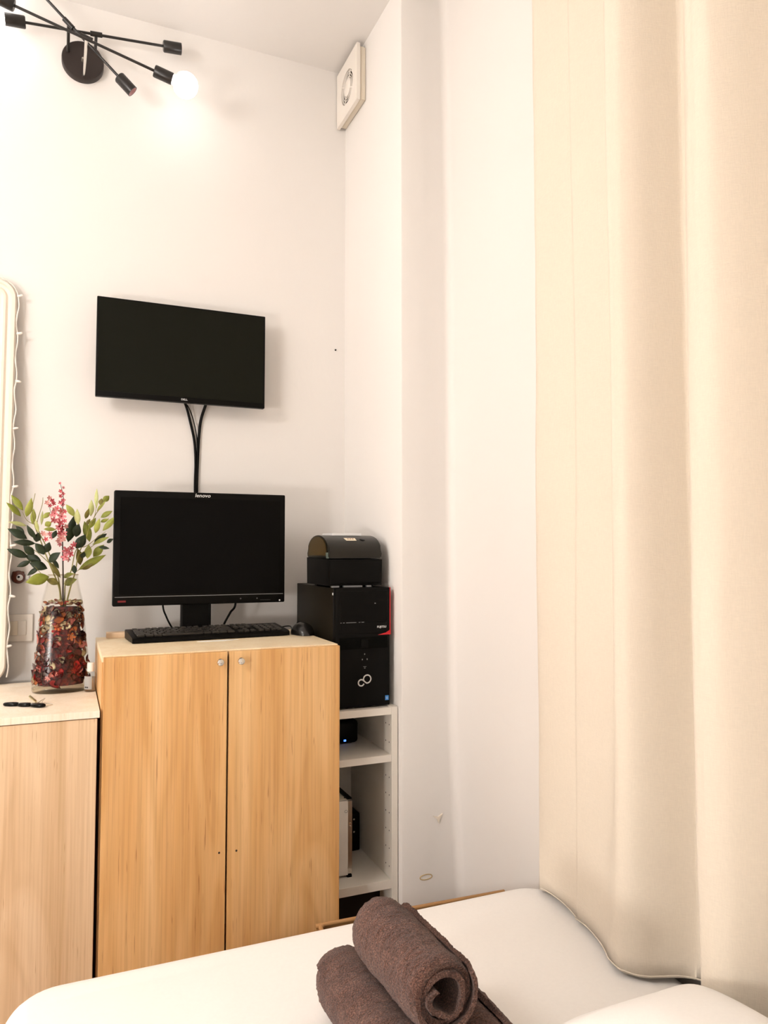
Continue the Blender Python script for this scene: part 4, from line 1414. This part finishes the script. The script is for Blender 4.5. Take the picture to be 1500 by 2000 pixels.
bl = [(735, 88, 14), (772, 140, 16), (742, 180, 20), (770, 215, 20), (738, 245, 22), (768, 290, 24), (742, 325, 24), (770, 350, 22), (600, 268, 26), (640, 300, 24), (572, 320, 26), (655, 335, 22), (610, 355, 22),
      (700, 395, 30), (745, 425, 34), (668, 455, 36), (752, 490, 44), (640, 480, 30), (650, 535, 34), (690, 545, 24), (735, 570, 38), (790, 545, 22), (712, 620, 30), (755, 640, 36), (800, 610, 26), (735, 700, 34),
      (780, 700, 32), (745, 755, 40), (785, 770, 30), (715, 790, 26), (735, 830, 24), (520, 700, 28), (560, 715, 26), (610, 700, 26), (635, 745, 26), (560, 770, 24), (905, 840, 34), (880, 880, 30), (818, 905, 46), (865, 945, 36), (800, 985, 44), (838, 1010, 28), (660, 410, 26), (800, 430, 22)]
ym = plain('yellow_stamen', srgb(176, 60, 60), .6)
dot = bpy.data.meshes.new('heart')
b2 = lathe(nb(), [(.22, 0), (.16, .12), (0, .18)], (0, 0, 0.02), 8); b2.to_mesh(dot); b2.free(); dot.materials.append(ym)
cache2 = {}
for u_, v_, s_ in bl:
    p = at(*px((u_, v_)), 2.258 + rnd.uniform(-.012, .012))
    i, j = rnd.randrange(2), rnd.choice((0, 0, 1, 2, 2, 3))
    if s_ < 26: j = rnd.choice((1, 3, 0))
    if (i, j) not in cache2:
        me = fl[i].copy(); me.materials.clear(); me.materials.append(pinks[j]); cache2[(i, j)] = me
    o = bpy.data.objects.new('blossom', cache2[(i, j)]); C.objects.link(o); o.parent = root
    o.location = p - WORLD[root.name]
    o.rotation_mode = 'QUATERNION'
    o.rotation_quaternion = Vector((rnd.uniform(-.6, .6), -1, rnd.uniform(-.4, .5))).to_track_quat('Z', 'Y') @ Matrix.Rotation(rnd.uniform(0, 2), 3, 'Z').to_quaternion()
    o.scale = (s_ / 6.25 * 2.3 / 1450 * 1.15,) * 3
    if s_ >= 30:
        h_ = bpy.data.objects.new('blossom_heart', dot); C.objects.link(h_); h_.parent = o

# ------------------------------------------------------------------ small bottle and the keys
bcx = Vector((.0705, 2.262, LZ))
t = thing('small_bottle', 'small clear bottle with white cap between vase and oak cabinet', 'bottle', bcx)
obj('glass_body', lathe(nb(), [(0, 0), (.0145, 0), (.016, .002), (.016, .046), (.014, .052), (.0085, .056), (.0085, .060)], bcx, 28), thin_glass('bottle_plastic', (.95, .94, .92, 1), .4), t, 50)
obj('liquid', lathe(nb(), [(0, .002), (.0135, .002), (.0135, .040), (0, .040)], bcx, 24), thin_glass('pale_lotion', (.90, .80, .70, 1), .2), t, 50)
obj('cap', lathe(nb(), [(.0098, .056), (.0098, .078), (.0085, .080), (0, .080)], bcx, 24), M['white_plastic'], t, 40)
lb = nb()
A, B = [], []
for i in range(13):
    a = R(185) + R(95) * i / 12
    A.append(lb.verts.new(bcx + Vector((.0163 * math.cos(a), .0163 * math.sin(a), .008))))
    B.append(lb.verts.new(bcx + Vector((.0163 * math.cos(a), .0163 * math.sin(a), .044))))
for i in range(12): lb.faces.new((A[i], A[i + 1], B[i + 1], B[i]))
bmesh.ops.solidify(lb, geom=lb.faces[:], thickness=.0003)
lbo = obj('paper_label', lb, M['print_white'], t, 60)
for k, (a_, w_) in enumerate(((215, .003), (228, .003), (241, .003))):
    a = R(a_)
    p = bcx + Vector((.0167 * math.cos(a), .0167 * math.sin(a), .0135))
    obj('label_print', bx(p.x - .0012, p.x + .0012, p.y - .0004, p.y + .0004, p.z - .002, p.z + .002), M['black'], lbo)

t = thing('keys', 'bunch of black-headed keys on the pale cabinet top', 'keys', (-.085, 2.10, LZ))


def on_top(u, v, z=LZ):
    d = _fw + _rt * ((u - 750) / FPX) - _up * ((v - 1000) / FPX)
    return EYE + d * ((z - EYE.z) / d.z)


for (u0, v0), (u1, v1), w_ in (((6, 1379), (38, 1379), .0085), ((34, 1380), (62, 1380), .0085), ((58, 1380), (88, 1382), .0105)):
    A, B = on_top(u0, v0), on_top(u1, v1)
    d = (B - A).normalized(); s = Vector((-d.y, d.x, 0))
    L = (B - A).length
    bm = nb()
    n = 24
    rings = []
    for f, z in ((.82, .0), (1.0, .002), (1.0, .006), (.8, .0085)):
        rings.append([bm.verts.new(A + d * (L / 2 + L / 2 * f * math.cos(2 * PI * i / n)) + s * (w_ * f * math.sin(2 * PI * i / n) * (1 - .35 * math.cos(2 * PI * i / n) * -1 * .5)) + Vector((0, 0, z + .0005))) for i in range(n)])
    for a_, b_ in zip(rings[:-1], rings[1:]):
        for i in range(n):
            j = (i + 1) % n
            bm.faces.new((a_[i], a_[j], b_[j], b_[i]))
    bm.faces.new(rings[0][::-1]); bm.faces.new(rings[-1])
    obj('key_head', bm, M['black_gloss'], t, 50)
kr = [on_top(74, 1373, LZ + .006), on_top(84, 1366, LZ + .010), on_top(88, 1364, LZ + .012), on_top(82, 1372, LZ + .004), on_top(94, 1374, LZ + .003), on_top(103, 1376, LZ + .002), on_top(88, 1379, LZ + .003)]
obj('key_ring', tube(nb(), kr, .0009, 6, 6), M['silver'], t, 60)
obj('key_blade', prism(nb(), [(p.x, p.y) for p in (on_top(56, 1362), on_top(59, 1360), on_top(72, 1371), on_top(69, 1373))], LZ + .001, LZ + .0035, 'XY'), plain('brass', (.62, .55, .25, 1), .3, 1.0), t)
